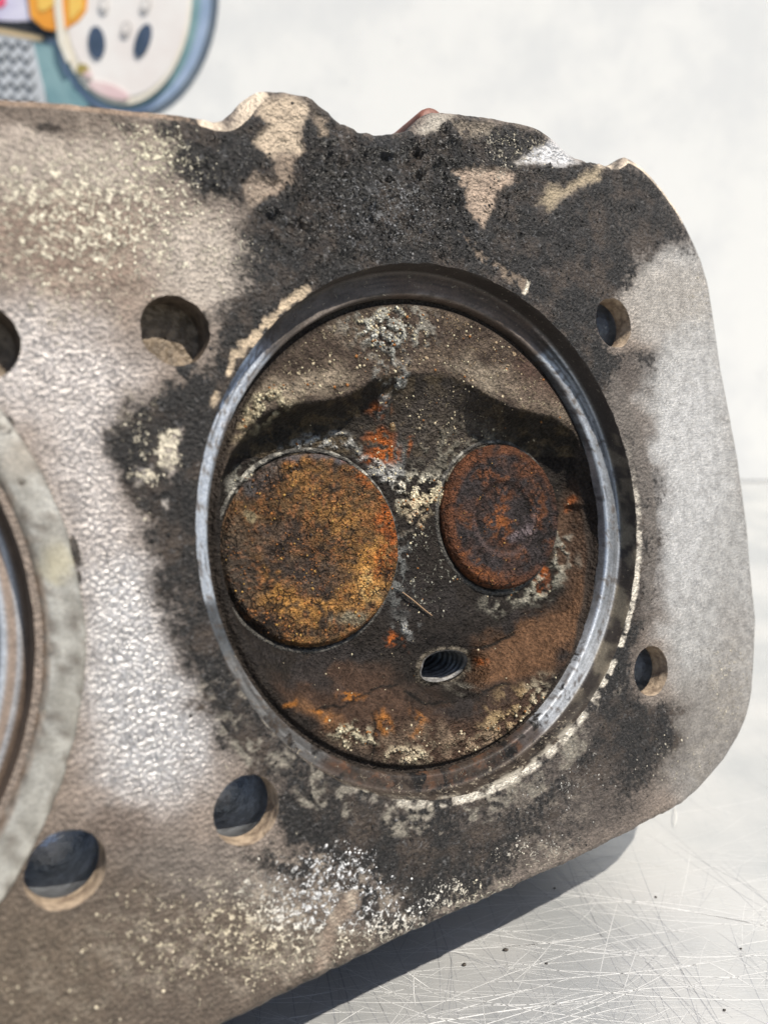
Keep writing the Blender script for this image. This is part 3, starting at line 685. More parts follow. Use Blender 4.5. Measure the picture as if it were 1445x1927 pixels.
pl = np.stack([PLUG[0] + RP * (np.cos(a) * ct - RY * np.sin(a) * st), PLUG[1] + RP * (np.cos(a) * st + RY * np.sin(a) * ct)], 1)
ST = 0.31
gx, gy = np.meshgrid(np.arange(-41, 41, ST), np.arange(-41, 41, ST * .87)); gx = gx + (np.arange(gx.shape[0])[:, None] % 2) * ST / 2
gx = gx.ravel() + rng.uniform(-.12, .12, gx.size) * ST; gy = gy.ravel() + rng.uniform(-.12, .12, gy.size) * ST
ok = (np.hypot(gx - CI[0], gy - CI[1]) < RL - 0.45) & (pq(gx, gy) > RP + 0.3)
P2, F2 = cdt(np.stack([gx[ok], gy[ok]], 1), [cl, pl])
cen = P2[F2].mean(1); F2 = F2[pq(cen[:, 0], cen[:, 1]) > RP - 0.02]
ar = np.cross(P2[F2[:, 1]] - P2[F2[:, 0]], P2[F2[:, 2]] - P2[F2[:, 0]]); F2 = np.where((ar < 0)[:, None], F2[:, ::-1], F2)
X, Y = P2[:, 0], P2[:, 1]
Z, dpk = chamber_z(X, Y)
R = np.hypot(X - CI[0], Y - CI[1]) - 0.6
Z -= 0.9 * sm(R, 38.3, 39.0)                                 # narrow groove beside the ring land
pc = Paint(X, Y, Z, (0.017, 0.014, 0.012), 0.05)
u, v = pc.u, pc.v
shelf = 1 - sm(dpk, -1.0, 0.8)
top = shelf * (v < 900)
pc.c(top, (0.055, 0.040, 0.031), 0.9)
pc.c(top * sm(fbm(u / 45, v / 30, 14, 4), 0.48, 0.62), (0.098, 0.074, 0.055), 0.7)
pc.c(pc.blob(560, 730, 110, 22, -8) * top, (0.24, 0.195, 0.145), 0.75)
pc.c(pc.blob(960, 725, 110, 26, 24) * top, (0.20, 0.165, 0.125), 0.8)
pc.c(pc.blob(1040, 690, 60, 90, 50) * top, (0.075, 0.045, 0.035), 0.7)
pc.fleck = 0.50 * top
dep = lambda m, col, k=1.0: (pc.c(m, col, k))
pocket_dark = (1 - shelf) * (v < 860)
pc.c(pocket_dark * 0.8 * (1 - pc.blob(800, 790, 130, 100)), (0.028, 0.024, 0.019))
pc.c(pocket_dark * sm(fbm(u / 24, v / 18, 151, 5, 0.6), 0.48, 0.62), (0.075, 0.056, 0.034), 0.7)
pc.c(pc.blob(820, 800, 110, 70) * (1 - shelf), (0.060, 0.050, 0.042), 0.8)
pc.c(pc.blob(740, 860, 18, 34, 10), (0.13, 0.13, 0.125), 0.7)
# warm brown lower half
pc.c(pc.poly([(880,1215),(985,1175),(1060,1130),(1120,1040),(1130,1120),(1095,1210),(1030,1265),(960,1290),(900,1290)], 22), (0.098, 0.052, 0.028), 0.95)
pc.c(pc.blob(1085, 1010, 40, 90, 0), (0.085, 0.05, 0.032), 0.8)
pc.c(pc.poly([(520,1290),(620,1240),(720,1255),(770,1320),(900,1325),(1000,1280),(1060,1300),(1000,1390),(880,1440),(720,1440),(600,1390)], 24), (0.052, 0.031, 0.021), 0.9)
pc.c(pc.blob(600, 1350, 60, 16, 35), (0.12, 0.062, 0.030), 0.75); pc.c(pc.blob(820, 1400, 170, 40) * sm(fbm(u / 22, v / 22, 15, 4), .42, .6), (0.13, 0.095, 0.066), 0.7)
for (cx, cy, rx, ry, an, k) in ((718,838,19,26,15,1),(716,766,20,12,-30,.8),(742,1206,20,10,35,1),(655,1313,20,8,5,1),(690,850,8,10,0,.6),(772,845,8,10,0,.7),(712,1365,14,14,0,.7),(540,1318,10,6,0,.8),(785,1355,12,16,0,.5),(1010,1090,14,12,0,.8),(905,1235,9,6,0,.8),(1080,950,10,10,0,.6),(735,1020,8,10,0,.5),(600,1345,14,6,30,.8)):
    m = pc.blob(cx, cy, rx * 1.2, ry * 1.2, an, 0.4) * sm(fbm(u / 8, v / 8, 17, 3), 0.36, 0.5) * k; pc.c(m, (0.26, 0.070, 0.014) if cy < 1300 else (0.30, 0.115, 0.022)); pc.fleck *= 1 - m
for (cx, cy, rx, ry, an) in ((880,1320,70,26,-8),(560,1255,90,30,30),(1080,1240,26,60,30),(640,1235,70,18,-10),(800,1130,120,40,5),(960,1175,60,14,-20)):
    pc.c(pc.blob(cx, cy, rx, ry, an) * sm(fbm(u / 30, v / 30, 19, 4), 0.36, 0.55), (0.022, 0.019, 0.018), 0.9)
clump = sm(fbm(u / 11, v / 11, 91, 4), 0.44, 0.60)
for (cx, cy, rx, ry, an, col, k) in ((722,612,62,38,10,(0.42,0.41,0.36),1),(735,665,17,52,0,(0.36,0.36,0.33),.9),(708,635,22,14,0,(0.66,0.66,0.60),1),
        (515,752,40,17,-20,(0.52,0.45,0.31),1),(485,772,35,22,-30,(0.50,0.44,0.30),1),(455,800,26,12,-50,(0.35,0.28,0.18),.9),
        (600,832,45,10,-6,(0.42,0.42,0.40),.85),(690,852,50,7,28,(0.45,0.44,0.41),.8),(735,895,30,16,40,(0.52,0.51,0.48),.95),
        (785,905,36,16,-10,(0.58,0.54,0.44),1),(800,935,40,22,-25,(0.58,0.50,0.34),1),(782,968,14,24,10,(0.60,0.47,0.32),.9),(765,935,14,12,0,(0.62,0.57,0.45),.9),
        (735,735,9,45,35,(0.30,0.30,0.28),.85),(750,795,10,14,0,(0.40,0.26,0.13),.8),(470,905,34,22,-40,(0.30,0.29,0.25),.75),
        (745,1055,22,80,0,(0.16,0.165,0.16),.7),(870,850,70,40,0,(0.19,0.175,0.14),.7),(1000,1100,70,22,-30,(0.34,0.32,0.26),.8),(1052,1040,14,40,15,(0.27,0.26,0.22),.7),
        (660,1388,36,14,10,(0.50,0.45,0.32),1),(765,1420,32,18,-12,(0.56,0.47,0.33),1),(955,1345,44,24,-35,(0.36,0.26,0.14),.9),(1010,1320,16,40,25,(0.42,0.37,0.27),.9),(930,1395,80,26,-25,(0.27,0.20,0.135),.8),
        (765,1185,22,14,0,(0.32,0.32,0.31),.8),(875,1290,26,10,0,(0.26,0.24,0.2),.6)):
    m = pc.blob(cx, cy, rx * 1.15, ry * 1.15, an, 0.35) * clump * k; pc.c(m, col); pc.crust += 0.5 * m
for pts in ([(590,1338),(640,1330),(700,1300),(745,1285)], [(885,1222),(920,1212),(965,1195)], [(760,1300),(800,1322),(850,1318),(960,1290)], [(700,1345),(705,1400),(700,1440)]):
    m = 1 - sm(line_d(pc.ru, pc.rv, pts), 1.2, 3.4); pc.c(m, (0.008, 0.007, 0.006), 0.95); Z -= 0.25 * m
pc.fleck = np.maximum(pc.fleck, 0.5 * pc.blob(810, 1060, 70, 110)); pc.fleck = np.maximum(pc.fleck, 0.42 * pc.blob(840, 800, 140, 90)); pc.fleck = np.maximum(pc.fleck, 0.4 * pc.blob(800, 1400, 230, 50)); pc.fleck = np.maximum(pc.fleck, .42 * pc.blob(900, 640, 200, 60))
pc.fcol[:] = (0.42, 0.35, 0.24); pc.fc(pc.blob(810, 1060, 90, 130), (0.27, 0.26, 0.22)); pc.fc(pc.blob(900, 640, 180, 70), (0.34, 0.25, 0.16))
pc.c((1 - sm(np.hypot((u - 832) / 75, (v - 1212) / 34), 0.5, 1.2)), (0.012, 0.010, 0.009), 0.85)  # dark patch painted over the notch as shade under its upper lip
pc.c(sm(R, 38.0, 38.6), (0.03, 0.024, 0.02), 0.9); pc.fleck *= 1 - sm(R, 37.8, 38.4)
rp_ = pq(X, Y); lip = (1 - sm(np.abs(rp_ - RP - 0.55), 0.4, 0.9)); pc.c(lip * sm(fbm(u / 9, v / 9, 23, 3), .3, .5), (0.135, 0.115, 0.088), 0.8)
inner_fall = 1 - sm(R, 37.5, 38.5)
Z += inner_fall * ((fbm(X / 1.7, Y / 1.7, 51, 4) - 0.5) * 0.42 + np.clip(pc.crust, 0, 1) * 0.7 + (fbm(X / 7, Y / 7, 52, 2) - 0.5) * 0.4) * sm(rp_ - RP, 0, 0.8)
pc.crust = np.clip(pc.crust + 0.25, 0, 1)
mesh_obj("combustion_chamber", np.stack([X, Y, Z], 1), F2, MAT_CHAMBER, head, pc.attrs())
lum = pc.col.max(1)
def ch_col(i, rg):
    t = rg.uniform(0, 1, (len(i), 1)); base = np.where(lum[i][:, None] > 0.15, pc.col[i] * 1.15, pc.fcol[i] * 1.1)
    return np.where(t < 0.6, base * rg.uniform(0.6, 1.15, (len(i), 1)), np.where(t < 0.85, np.array([[0.62, 0.55, 0.38]]) * t, np.where(t < 0.93, np.array([[0.24, 0.10, 0.03]]), np.array([[0.02, 0.017, 0.015]]))))
clus = sm(fbm(u / 26, v / 26, 203, 4), 0.40, 0.64)
gw = np.clip(lum - 0.15, 0, .4) * 7 + np.clip(pc.fleck - 0.2, 0, 1) * (0.02 + clus ** 2) * 0.9 + 0.008
crumbs("chamber_grains", X, Y, Z, gw * (R < 38) * (rp_ > RP + 1), 3600, 0.05, 0.28, ch_col, 3, 0.55)

# threaded spark plug hole
zl, _ = chamber_z(pl[:, 0], pl[:, 1])
rings = [np.c_[pl, zl]]
nt_ = 110; ax = np.array([0.05, -0.10, -1.0]); ax /= np.linalg.norm(ax)
for i in range(nt_):
    t = i / (nt_ - 1); dep_ = 0.2 + t * 13.0
    ph = dep_ / 1.9 * 2 * math.pi
    ri = RP - 0.1 + 0.55 * (np.cos(ph - a) * 0.9 + 0.25 * np.cos(2 * (ph - a)))
    zz = ZP * np.ones_like(a) + (zl - ZP) * max(0, 1 - t * 2.2)
    rings.append(np.stack([PLUG[0] + ri * (np.cos(a) * ct - RY * np.sin(a) * st) + ax[0] * dep_, PLUG[1] + ri * (np.cos(a) * st + RY * np.sin(a) * ct) + ax[1] * dep_, zz - dep_], 1))
V, F = tube(rings)
s_ = NT("thread_metal"); n1 = s_.noise(900, 4, .6)
MAT_THREAD = s_.fin(s_.mix(s_.ramp(n1, .4, .66), (0.13, 0.125, 0.12), (0.24, 0.235, 0.23)), 0.5, 0.2, s_.bump(s_.noise(2200, 3), 1, 0.00012))
mesh_obj("spark_plug_hole", V, F, MAT_THREAD, head)

# ------------------------------------------------------------------ valves and seats
def disc(c, R, z0, tilt, prof, nseg, rstep):
    """grid of a valve head: profile gives z at r/R; returns V, F, rho"""
    rs = np.concatenate([[0.02], np.arange(rstep, R - 1.2, rstep), np.array([R - 1.0, R - 0.7, R - 0.45, R - 0.22, R - 0.06, R])])
    rings = [circ(0, 0, r, 0.0, nseg) for r in rs]
    V, F = tube(rings[::-1]); rho = np.hypot(V[:, 0], V[:, 1])
    return V, F, rho
def valve(name, c, R, z0, tx, ty, kind):
    V, F, rho = disc(c, R, z0, 0, None, 300, 0.42)
    z = np.zeros(len(V)); q = rho / R
    z -= 1.0 * sm(rho, R - 0.9, R + 0.05) ** 1.6
    if kind == 'exhaust':
        z -= 0.45 * (1 - sm(q, 0.38, 0.46)) - 0.25 * np.exp(-((q - 0.40) / 0.05) ** 2) * 0
        z -= 0.55 * np.exp(-((q - 0.45) / 0.035) ** 2)
        z += 0.22 * sm(q, 0.80, 0.87) 
    else:
        z -= 0.35 * (1 - sm(q, 0.0, 0.85)); z += 0.30 * np.exp(-((q - 0.925) / 0.035) ** 2)
    Xl, Yl = V[:, 0] + c[0], V[:, 1] + c[1]
    amp = 0.6 if kind == 'intake' else 0.24
    z += ((fbm(Xl / 1.5, Yl / 1.5, 61, 4) - 0.5) * amp + np.clip(fbm(Xl / 0.8, Yl / 0.8, 62, 3) - 0.60, 0, 1) * 1.3) * (1 - sm(rho, R - 0.8, R))
    z += tx * V[:, 0] + ty * V[:, 1]
    top = len(V)
    # rim down to the seat
    n_ = 300; outer = np.arange(n_)                       # first ring is the outermost
    r0 = np.c_[Xl[:n_], Yl[:n_], z0 + z[:n_]]
    low1 = np.c_[c[0] + (Xl[:n_] - c[0]) * 1.0, c[1] + (Yl[:n_] - c[1]) * 1.0, z0 + z[:n_] - 1.2]
    low2 = np.c_[c[0] + (Xl[:n_] - c[0]) * 0.86, c[1] + (Yl[:n_] - c[1]) * 0.86, z0 + z[:n_] - 3.6]
    VV = np.concatenate([np.c_[Xl, Yl, z0 + z], low1, low2])
    i = np.arange(n_); j = (i + 1) % n_
    F = np.concatenate([F, np.stack([i, top + i, top + j, j], 1)[:, ::-1] if False else np.stack([top + i, top + j, j, i], 1), np.stack([top + n_ + i, top + n_ + j, top + j, top + i], 1)])
    rho = np.concatenate([rho, np.full(2 * n_, R)])
    p = Paint(VV[:, 0], VV[:, 1], VV[:, 2], (0.085, 0.050, 0.024), 0.0)
    u, v = p.u, p.v; f1 = fbm(u / 17, v / 17, 81, 4); f2 = fbm(u / 40, v / 40, 83, 4); f3 = fbm(u / 7, v / 7, 85, 3)
    if kind == 'intake':
        p.c(sm(f1, 0.46, 0.62), (0.120, 0.058, 0.022), 0.75)
        p.c(sm(f2, 0.50, 0.62), (0.024, 0.018, 0.015), 0.8)
        p.c(sm(f3, 0.60, 0.70), (0.20, 0.085, 0.034), 0.8)
        for (cx, cy, rx, ry, an, k) in ((690,1090,50,52,-50,1),(505,1090,13,36,-12,.9),(575,1145,80,24,10,.85),(600,1200,60,20,-10,.5),(640,990,50,40,0,.45),(570,890,70,34,0,.4),(530,1130,30,20,20,.8),(700,1050,14,40,20,.9)):
            p.c(p.blob(cx, cy, rx, ry, an, .3) * sm(f1, 0.34, 0.55), (0.33, 0.165, 0.046), k)
        p.c(p.blob(690,1105,26,24) * sm(f3, .4, .55), (0.46, 0.31, 0.13), 0.8)
        for (cx, cy, rx, ry, an, k) in ((735,950,20,34,25,1),(740,995,16,40,0,.9),(718,1055,14,34,0,.7),(660,862,14,12,0,.9),(680,905,12,12,0,.7),(738,935,8,26,20,1)):
            p.c(p.blob(cx, cy, rx * 1.2, ry * 1.2, an, .4) * sm(f3, 0.35, 0.55), (0.29, 0.078, 0.016), k)
        p.c(p.blob(590,1082,70,26) , (0.036, 0.030, 0.028), 0.7); p.c(p.blob(485,890,60,30,-30), (0.060, 0.058, 0.060), 0.75)
        p.c(p.blob(590,860,90,12,3), (0.075, 0.075, 0.085), 0.7); p.c(p.blob(520,1020,60,40), (0.055, 0.040, 0.032), 0.6); p.c(p.blob(660,1160,24,14,-30), (0.20, 0.175, 0.12), 0.8)
        p.c(p.blob(470,968,15,14), (0.24, 0.20, 0.12), 0.8); p.c(p.blob(440,1060,30,110,-8), (0.058, 0.046, 0.036), 0.65)
        qv = np.hypot(VV[:, 0] - c[0], VV[:, 1] - c[1]) / R; p.c(np.exp(-((qv - 0.865) / 0.02) ** 2) * sm(f2, .35, .55), (0.025, 0.018, 0.014), 0.7)
        p.fleck = 0.30 * np.ones(len(u)); p.fcol[:] = (0.27, 0.12, 0.045); p.fc(p.blob(620, 1130, 160, 80), (0.34, 0.19, 0.065))
        p.crust[:] = 0.55
    else:
        q = rho / EXH_R
        p.col[:] = (0.026, 0.021, 0.021)
        p.c(sm(f2, 0.46, 0.60), (0.040, 0.023, 0.018), 0.8); p.c(sm(f1, 0.64, 0.74), (0.090, 0.036, 0.017), 0.7)
        side = 0.35 + 0.65 * (1 - sm(u + 0.2 * (v - 970), 980, 1060))
        p.c(sm(q, 0.82, 0.90) * side * sm(f1, .25, .45), (0.088, 0.034, 0.016), 0.95)
        for (cx, cy, rx, ry, k) in ((935,965,16,20,1),(948,985,14,20,.9),(938,1010,10,16,.8),(920,895,24,12,.75),(885,980,16,10,.8),(1012,950,8,22,.8),(1012,985,8,8,.8),(870,1050,12,10,.7),(950,930,24,16,.55),(985,885,16,14,.5),(960,1045,26,12,.45),(900,1090,40,10,.7)):
            p.c(p.blob(cx, cy, rx * 1.15, ry * 1.15, 0, .4) * sm(f3, 0.36, 0.55), (0.17, 0.056, 0.015), k * 0.75)
        p.c(np.exp(-((q - 0.45) / 0.04) ** 2), (0.012, 0.010, 0.010), 0.85); p.c(np.exp(-((q - 0.53) / 0.03) ** 2) * (p.v > 960), (0.10, 0.07, 0.065), 0.6); p.c(p.blob(985, 1000, 14, 30, 30), (0.12, 0.095, 0.10), 0.7)
        p.fleck = 0.12 * np.ones(len(u)); p.fcol[:] = (0.26, 0.085, 0.03); p.crust[:] = 0.4
    o = mesh_obj(name, VV, F, MAT_VALVE, head, p.attrs())
    def vcol(i, rg):
        t = rg.uniform(0, 1, (len(i), 1)); pal = np.where(t < 0.45, np.array([[0.17, 0.075, 0.03]]), np.where(t < 0.65, np.array([[0.26, 0.10, 0.025]]), np.where(t < 0.85, np.array([[0.035, 0.024, 0.018]]), np.array([[0.36, 0.21, 0.06]]))))
        return pal * rg.uniform(0.7, 1.15, (len(i), 1))
    q = np.hypot(VV[:, 0] - c[0], VV[:, 1] - c[1]) / R; wv = (q < 0.96) * sm(f1, 0.36, 0.60) * np.clip(q, 0.05, 1) + 0.0001
    crumbs("rust_grains", VV[:, 0], VV[:, 1], VV[:, 2], wv, 1500 if kind == 'intake' else 220, 0.05, 0.27 if kind == 'intake' else 0.2, vcol, 7 if kind == 'intake' else 8, 0.6)
    return o
vi = valve("intake_valve", INT_C, INT_R, -9.6, 0.05, -0.01, 'intake'); vi['label'] = "large ochre and orange rusted valve face"
ve = valve("exhaust_valve", EXH_C, EXH_R, -9.4, 0.02, 0.0, 'exhaust'); ve['label'] = "small dark valve face with a rusty rim and a ring groove"
for c, R in ((INT_C, INT_R), (EXH_C, EXH_R)):
    V, F = tube([circ(*c, R + 1.3, -11.6, 220), circ(*c, R + 0.95, -11.15, 220), circ(*c, R + 0.65, -11.1, 220), circ(*c, R + 0.35, -11.3, 220), circ(*c, R + 0.1, -12.5, 220)])
    V[:, 2] += (fbm(V[:, 0] / 1.2, V[:, 1] / 1.2, 13, 3) - 0.5) * 0.35
    p = Paint(V[:, 0], V[:, 1], V[:, 2], (0.07, 0.066, 0.060), 0.2)
    p.c(sm(fbm(p.u / 14, p.v / 14, 29, 3), 0.5, 0.64) * sm(-p.v, -1010, -900), (0.40, 0.38, 0.33), 0.85); p.fleck += 0.3
    mesh_obj("valve_seat", V, F, MAT_CHAMBER, head, p.attrs())

# rusty cap peeping over the top edge
s_ = NT("rusty_cap"); n1 = s_.noise(700, 4, .6)
MAT_CAP = s_.fin(s_.mix(s_.ramp(n1, .35, .65), (0.12, 0.040, 0.024), (0.20, 0.075, 0.05)), 0.6, 0.0, s_.bump(s_.noise(1500, 3), 1, 0.0001))
cx, cy = px(817, 233, -12.0)
rings = [np.stack([cx + r * np.cos(a), cy + r * np.sin(a) * 1.0, np.full(72, z)], 1) for r, z in ((3.3, -24.0), (3.3, -13.2), (3.1, -12.4), (2.6, -12.0), (1.5, -11.8), (0.1, -11.75))]
V, F = tube(rings); mesh_obj("core_plug", V, F, MAT_CAP, head)

# ------------------------------------------------------------------ bench and wall
def ray(u, v): return cam2world(np.array([(u - CX) / FOC, (v - CY) / FOC, 1.0]))
def on_bench(u, v, h=0.0): d = ray(u, v); return CAM + d * ((h - CAM_H) / d[2])
YW = float(on_bench(1420, 906)[1])
def on_wall(u, v, off=0.0): d = ray(u, v); return CAM + d * ((YW - off) / d[1])
def grid(x0, x1, y0, y1, nx, ny):
    gx, gy = np.meshgrid(np.linspace(x0, x1, nx + 1), np.linspace(y0, y1, ny + 1)); n_ = nx + 1
    i, j = np.meshgrid(np.arange(nx), np.arange(ny)); k = (j * n_ + i).ravel()
    return gx.ravel(), gy.ravel(), np.stack([k, k + 1, k + n_ + 1, k + n_], 1)

s_ = NT("worn_stainless_steel")
mp = s_.n('ShaderNodeMapping'); s_.set(mp.inputs['Vector'], s_.tc.outputs['Object']); mp.inputs['Scale'].default_value = (1, 14, 1)
br = s_.noise(260, 5, .65, vec=mp.outputs[0]); cl_ = s_.noise(22, 4, .55); fn = s_.noise(1800, 2, .5)
mp2 = s_.n('ShaderNodeMapping'); s_.set(mp2.inputs['Vector'], s_.tc.outputs['Object']); mp2.inputs['Scale'].default_value = (9, 1, 1); mp2.inputs['Rotation'].default_value = (0, 0, 0.35)
br2 = s_.noise(170, 4, .6, vec=mp2.outputs[0])
c = s_.mix(s_.ramp(cl_, .35, .65), (0.45, 0.465, 0.47), (0.56, 0.56, 0.55))
c = s_.mix(s_.ramp(br, .45, .75, 0, .5), c, (0.62, 0.63, 0.63)); c = s_.mix(s_.ramp(br2, .55, .75, 0, .35), c, (0.40, 0.42, 0.44))
h = s_.math('ADD', s_.math('MULTIPLY', br, 1.0), s_.math('MULTIPLY', fn, 0.3))
MAT_STEEL = s_.fin(c, s_.ramp(cl_, .3, .7, .34, .46), 0.55, s_.bump(h, 0.6, 0.00008), 0.5)
bm_x0, bm_x1, bm_y0 = -0.9, 0.9, -0.5
th = 0.03
V = np.array([(bm_x0, bm_y0, 0), (bm_x1, bm_y0, 0), (bm_x1, YW + 0.02, 0), (bm_x0, YW + 0.02, 0), (bm_x0, bm_y0, -th), (bm_x1, bm_y0, -th), (bm_x1, YW + 0.02, -th), (bm_x0, YW + 0.02, -th)])
bench = mesh_obj("workbench", V, [(0, 1, 2, 3), (7, 6, 5, 4), (0, 4, 5, 1), (1, 5, 6, 2), (2, 6, 7, 3), (3, 7, 4, 0)], MAT_STEEL, None, smooth=False, face=False)
tag(bench, "scratched stainless steel bench top under the cylinder head", "bench", None, 'structure')

s_ = NT("white_panel"); a1 = s_.noise(14, 4, .6); a2 = s_.noise(60, 3, .6)
c = s_.mix(s_.ramp(a1, .38, .66), (0.87, 0.855, 0.815), (0.77, 0.765, 0.745)); c = s_.mix(s_.ramp(a2, .60, .75, 0, .4), c, (0.70, 0.695, 0.68))
MAT_WALL = s_.fin(c, 0.55, 0.0, s_.bump(a2, 0.3, 0.0004))
wt = 0.02
V = []; 
prof = [(YW, 0.0006), (YW, 0.9), (YW + wt, 0.9), (YW + wt, 0.0006)]
V = np.array([(x, y, z) for x in (-0.9, 0.9) for (y, z) in prof]); k = len(prof)
F = [(i, (i + 1) % k, k + (i + 1) % k, k + i)[::-1] for i in range(k)] + [tuple(range(k)), tuple(range(2 * k - 1, k - 1, -1))]
wall = mesh_obj("wall", V, F, MAT_WALL, None, smooth=False, face=False)
tag(wall, "white blotchy panel standing behind the bench", "wall", None, 'structure')

# scratches: thin ribbons worn into the steel
def ribbons(name, specs, mat, seed, z):
    rg = np.random.default_rng(seed); V = []; F = []
    for (p0, ang, L, bend, wd) in specs:
        k = 10; t = np.linspace(0, 1, k); th_ = ang + bend * (t - 0.5)
        dx = np.cumsum(np.cos(th_)) * L / k; dy = np.cumsum(np.sin(th_)) * L / k
        cx = p0[0] + dx - dx.mean(); cy = p0[1] + dy - dy.mean()
        w_ = wd * np.sin(np.pi * (t * 0.94 + 0.03)) ** 0.6
        ox, oy = -np.sin(th_) * w_ / 2, np.cos(th_) * w_ / 2
        s0 = len(V)
        for i in range(k): V += [(cx[i] - ox[i], cy[i] - oy[i], z), (cx[i] + ox[i], cy[i] + oy[i], z)]
        F += [(s0 + 2 * i, s0 + 2 * i + 2, s0 + 2 * i + 3, s0 + 2 * i + 1) for i in range(k - 1)]
    V = np.array(V); V[:, 1] = np.minimum(V[:, 1], YW - 0.006)
    o = mesh_obj(name, V, F, mat, bench, smooth=False, face=False); o['kind'] = 'stuff'; return o
rg = np.random.default_rng(5)
def spec(n, ang, da, L0, L1, w0, w1, bend):
    out = []
    for _ in range(n):
        u = rg.uniform(350, 1600); v = 1500 + 520 * rg.uniform(0, 1) ** 0.8 if rg.uniform() < 0.72 else rg.uniform(960, 1500)
        q = on_bench(u, v)
        out.append(((q[0], q[1]), rg.normal(ang, da), rg.uniform(L0, L1) * (1 if rg.uniform() < .8 else 2.2), rg.normal(0, bend), rg.uniform(w0, w1) * (1.8 if rg.uniform() < .1 else 1)))
    return out
def flat(name, col, ro, me): s = NT(name); return s.fin(s.mix(s.noise(900, 3), tuple(x * .8 for x in col), tuple(min(1, x * 1.15) for x in col)), ro, me)
MAT_SL = flat("bright_scratch_metal", (0.72, 0.72, 0.71), 0.5, 0.1)
MAT_SD = flat("dark_scratch_metal", (0.38, 0.39, 0.41), 0.45, 0.5)
ribbons("bright_scratches", spec(190, 0.03, 0.16, 0.012, 0.07, 0.00004, 0.00013, 0.45) + spec(700, 0.05, 0.35, 0.004, 0.02, 0.00002, 0.00006, 0.3) + spec(90, -0.6, 0.3, 0.005, 0.025, 0.00004, 0.0001, 0.2) + spec(70, 0.9, 0.4, 0.004, 0.02, 0.00004, 0.0001, .2), MAT_SL, 1, 0.00003)
ribbons("dark_scratches", spec(110, 1.75, 0.22, 0.01, 0.05, 0.00006, 0.00016, 0.2) + spec(60, 1.2, 0.3, 0.006, 0.03, 0.00005, 0.00012, 0.2) + spec(40, 2.3, 0.3, 0.006, 0.03, 0.00005, 0.0001, .2), MAT_SD, 2, 0.00002)

# crumbs of dirt and a fibre on the bench
def crumb(u, v, r, label, seed):
    q = on_bench(u, v); sq = (1.2, 0.85, 0.6)
    o = lump("crumb", (0, 0, 0), r, sq, MAT_BLACK, seed, None, False)
    zmin = min(vv.co.z for vv in o.data.vertices); o.location = (q[0], q[1], -zmin)
    tag(o, label, "crumb", "crumbs of dirt on the bench"); return o
for i, (u, v, r, lb) in enumerate(((951, 1789, 0.00042, "larger brown crumb on the bench, right one of the close pair"), (873, 1817, 0.00036, "round black crumb on the bench, left one of the close pair"),
        (1233, 1689, 0.00022, "tiny black speck on the bare bench nearest the shadow of the head"), (1043, 1672, 0.0002, "tiny dark speck inside the shadow of the head"),
        (1028, 1814, 0.00024, "small dark speck below the bench shadow, halfway to the lower corner"), (1362, 1902, 0.00024, "small dark speck near the lower right corner of the bench"),
        (1393, 1786, 0.0002, "small dark speck near the right border of the bench"))):
    crumb(u, v, r, lb, 30 + i)

def strand(name, pts, r, mat, label, cat, parent=None):
    pts = np.array(pts, float); k = 6; rings = []
    for i, p in enumerate(pts):
        t = pts[min(i + 1, len(pts) - 1)] - pts[max(i - 1, 0)]; t /= np.linalg.norm(t)
        b = np.cross(t, [0.3, 0.2, 1.0]); b /= np.linalg.norm(b); c = np.cross(t, b)
        rr = r * (0.5 + 0.5 * math.sin(math.pi * (0.1 + 0.8 * i / (len(pts) - 1))))
        aa = np.arange(k) / k * 2 * math.pi
        rings.append(p + rr * (np.cos(aa)[:, None] * b + np.sin(aa)[:, None] * c))
    V, F = tube(rings); o = mesh_obj(name, V - pts[0], F, mat, None, face=False); o.location = Vector(pts[0])
    if label: tag(o, label, cat)
    return o
MAT_FIB = flat("pale_fibre", (0.75, 0.74, 0.70), 0.6, 0); MAT_STRAW = flat("brown_straw", (0.26, 0.17, 0.10), 0.6, 0)
q = [on_bench(1268 + 4 * math.sin(t * 3.1), 1556 - 38 * t, 0.0003 + 0.0012 * math.sin(t * math.pi)) for t in np.linspace(0, 1, 9)]
strand("lint_fibre", q, 0.00009, MAT_FIB, "short pale curved fibre standing on the bench beside the head's corner", "fibre")
def chp(u, v, up=0.5):
    x, y = px(np.array([u]), np.array([v]), -11.0)
    z, _ = chamber_z(x, y); x, y = px(np.array([u]), np.array([v]), float(z[0])); z, _ = chamber_z(x, y)
    return f2w(float(x[0]), float(y[0]), float(z[0]) + up)
strand("dry_straw", [chp(754 + 56 * t, 1114 + 44 * t, 0.5 + 0.15 * math.sin(t * 6)) for t in np.linspace(0, 1, 9)], 0.00016, MAT_STRAW, "thin dry brown straw lying between the two valves", "straw")

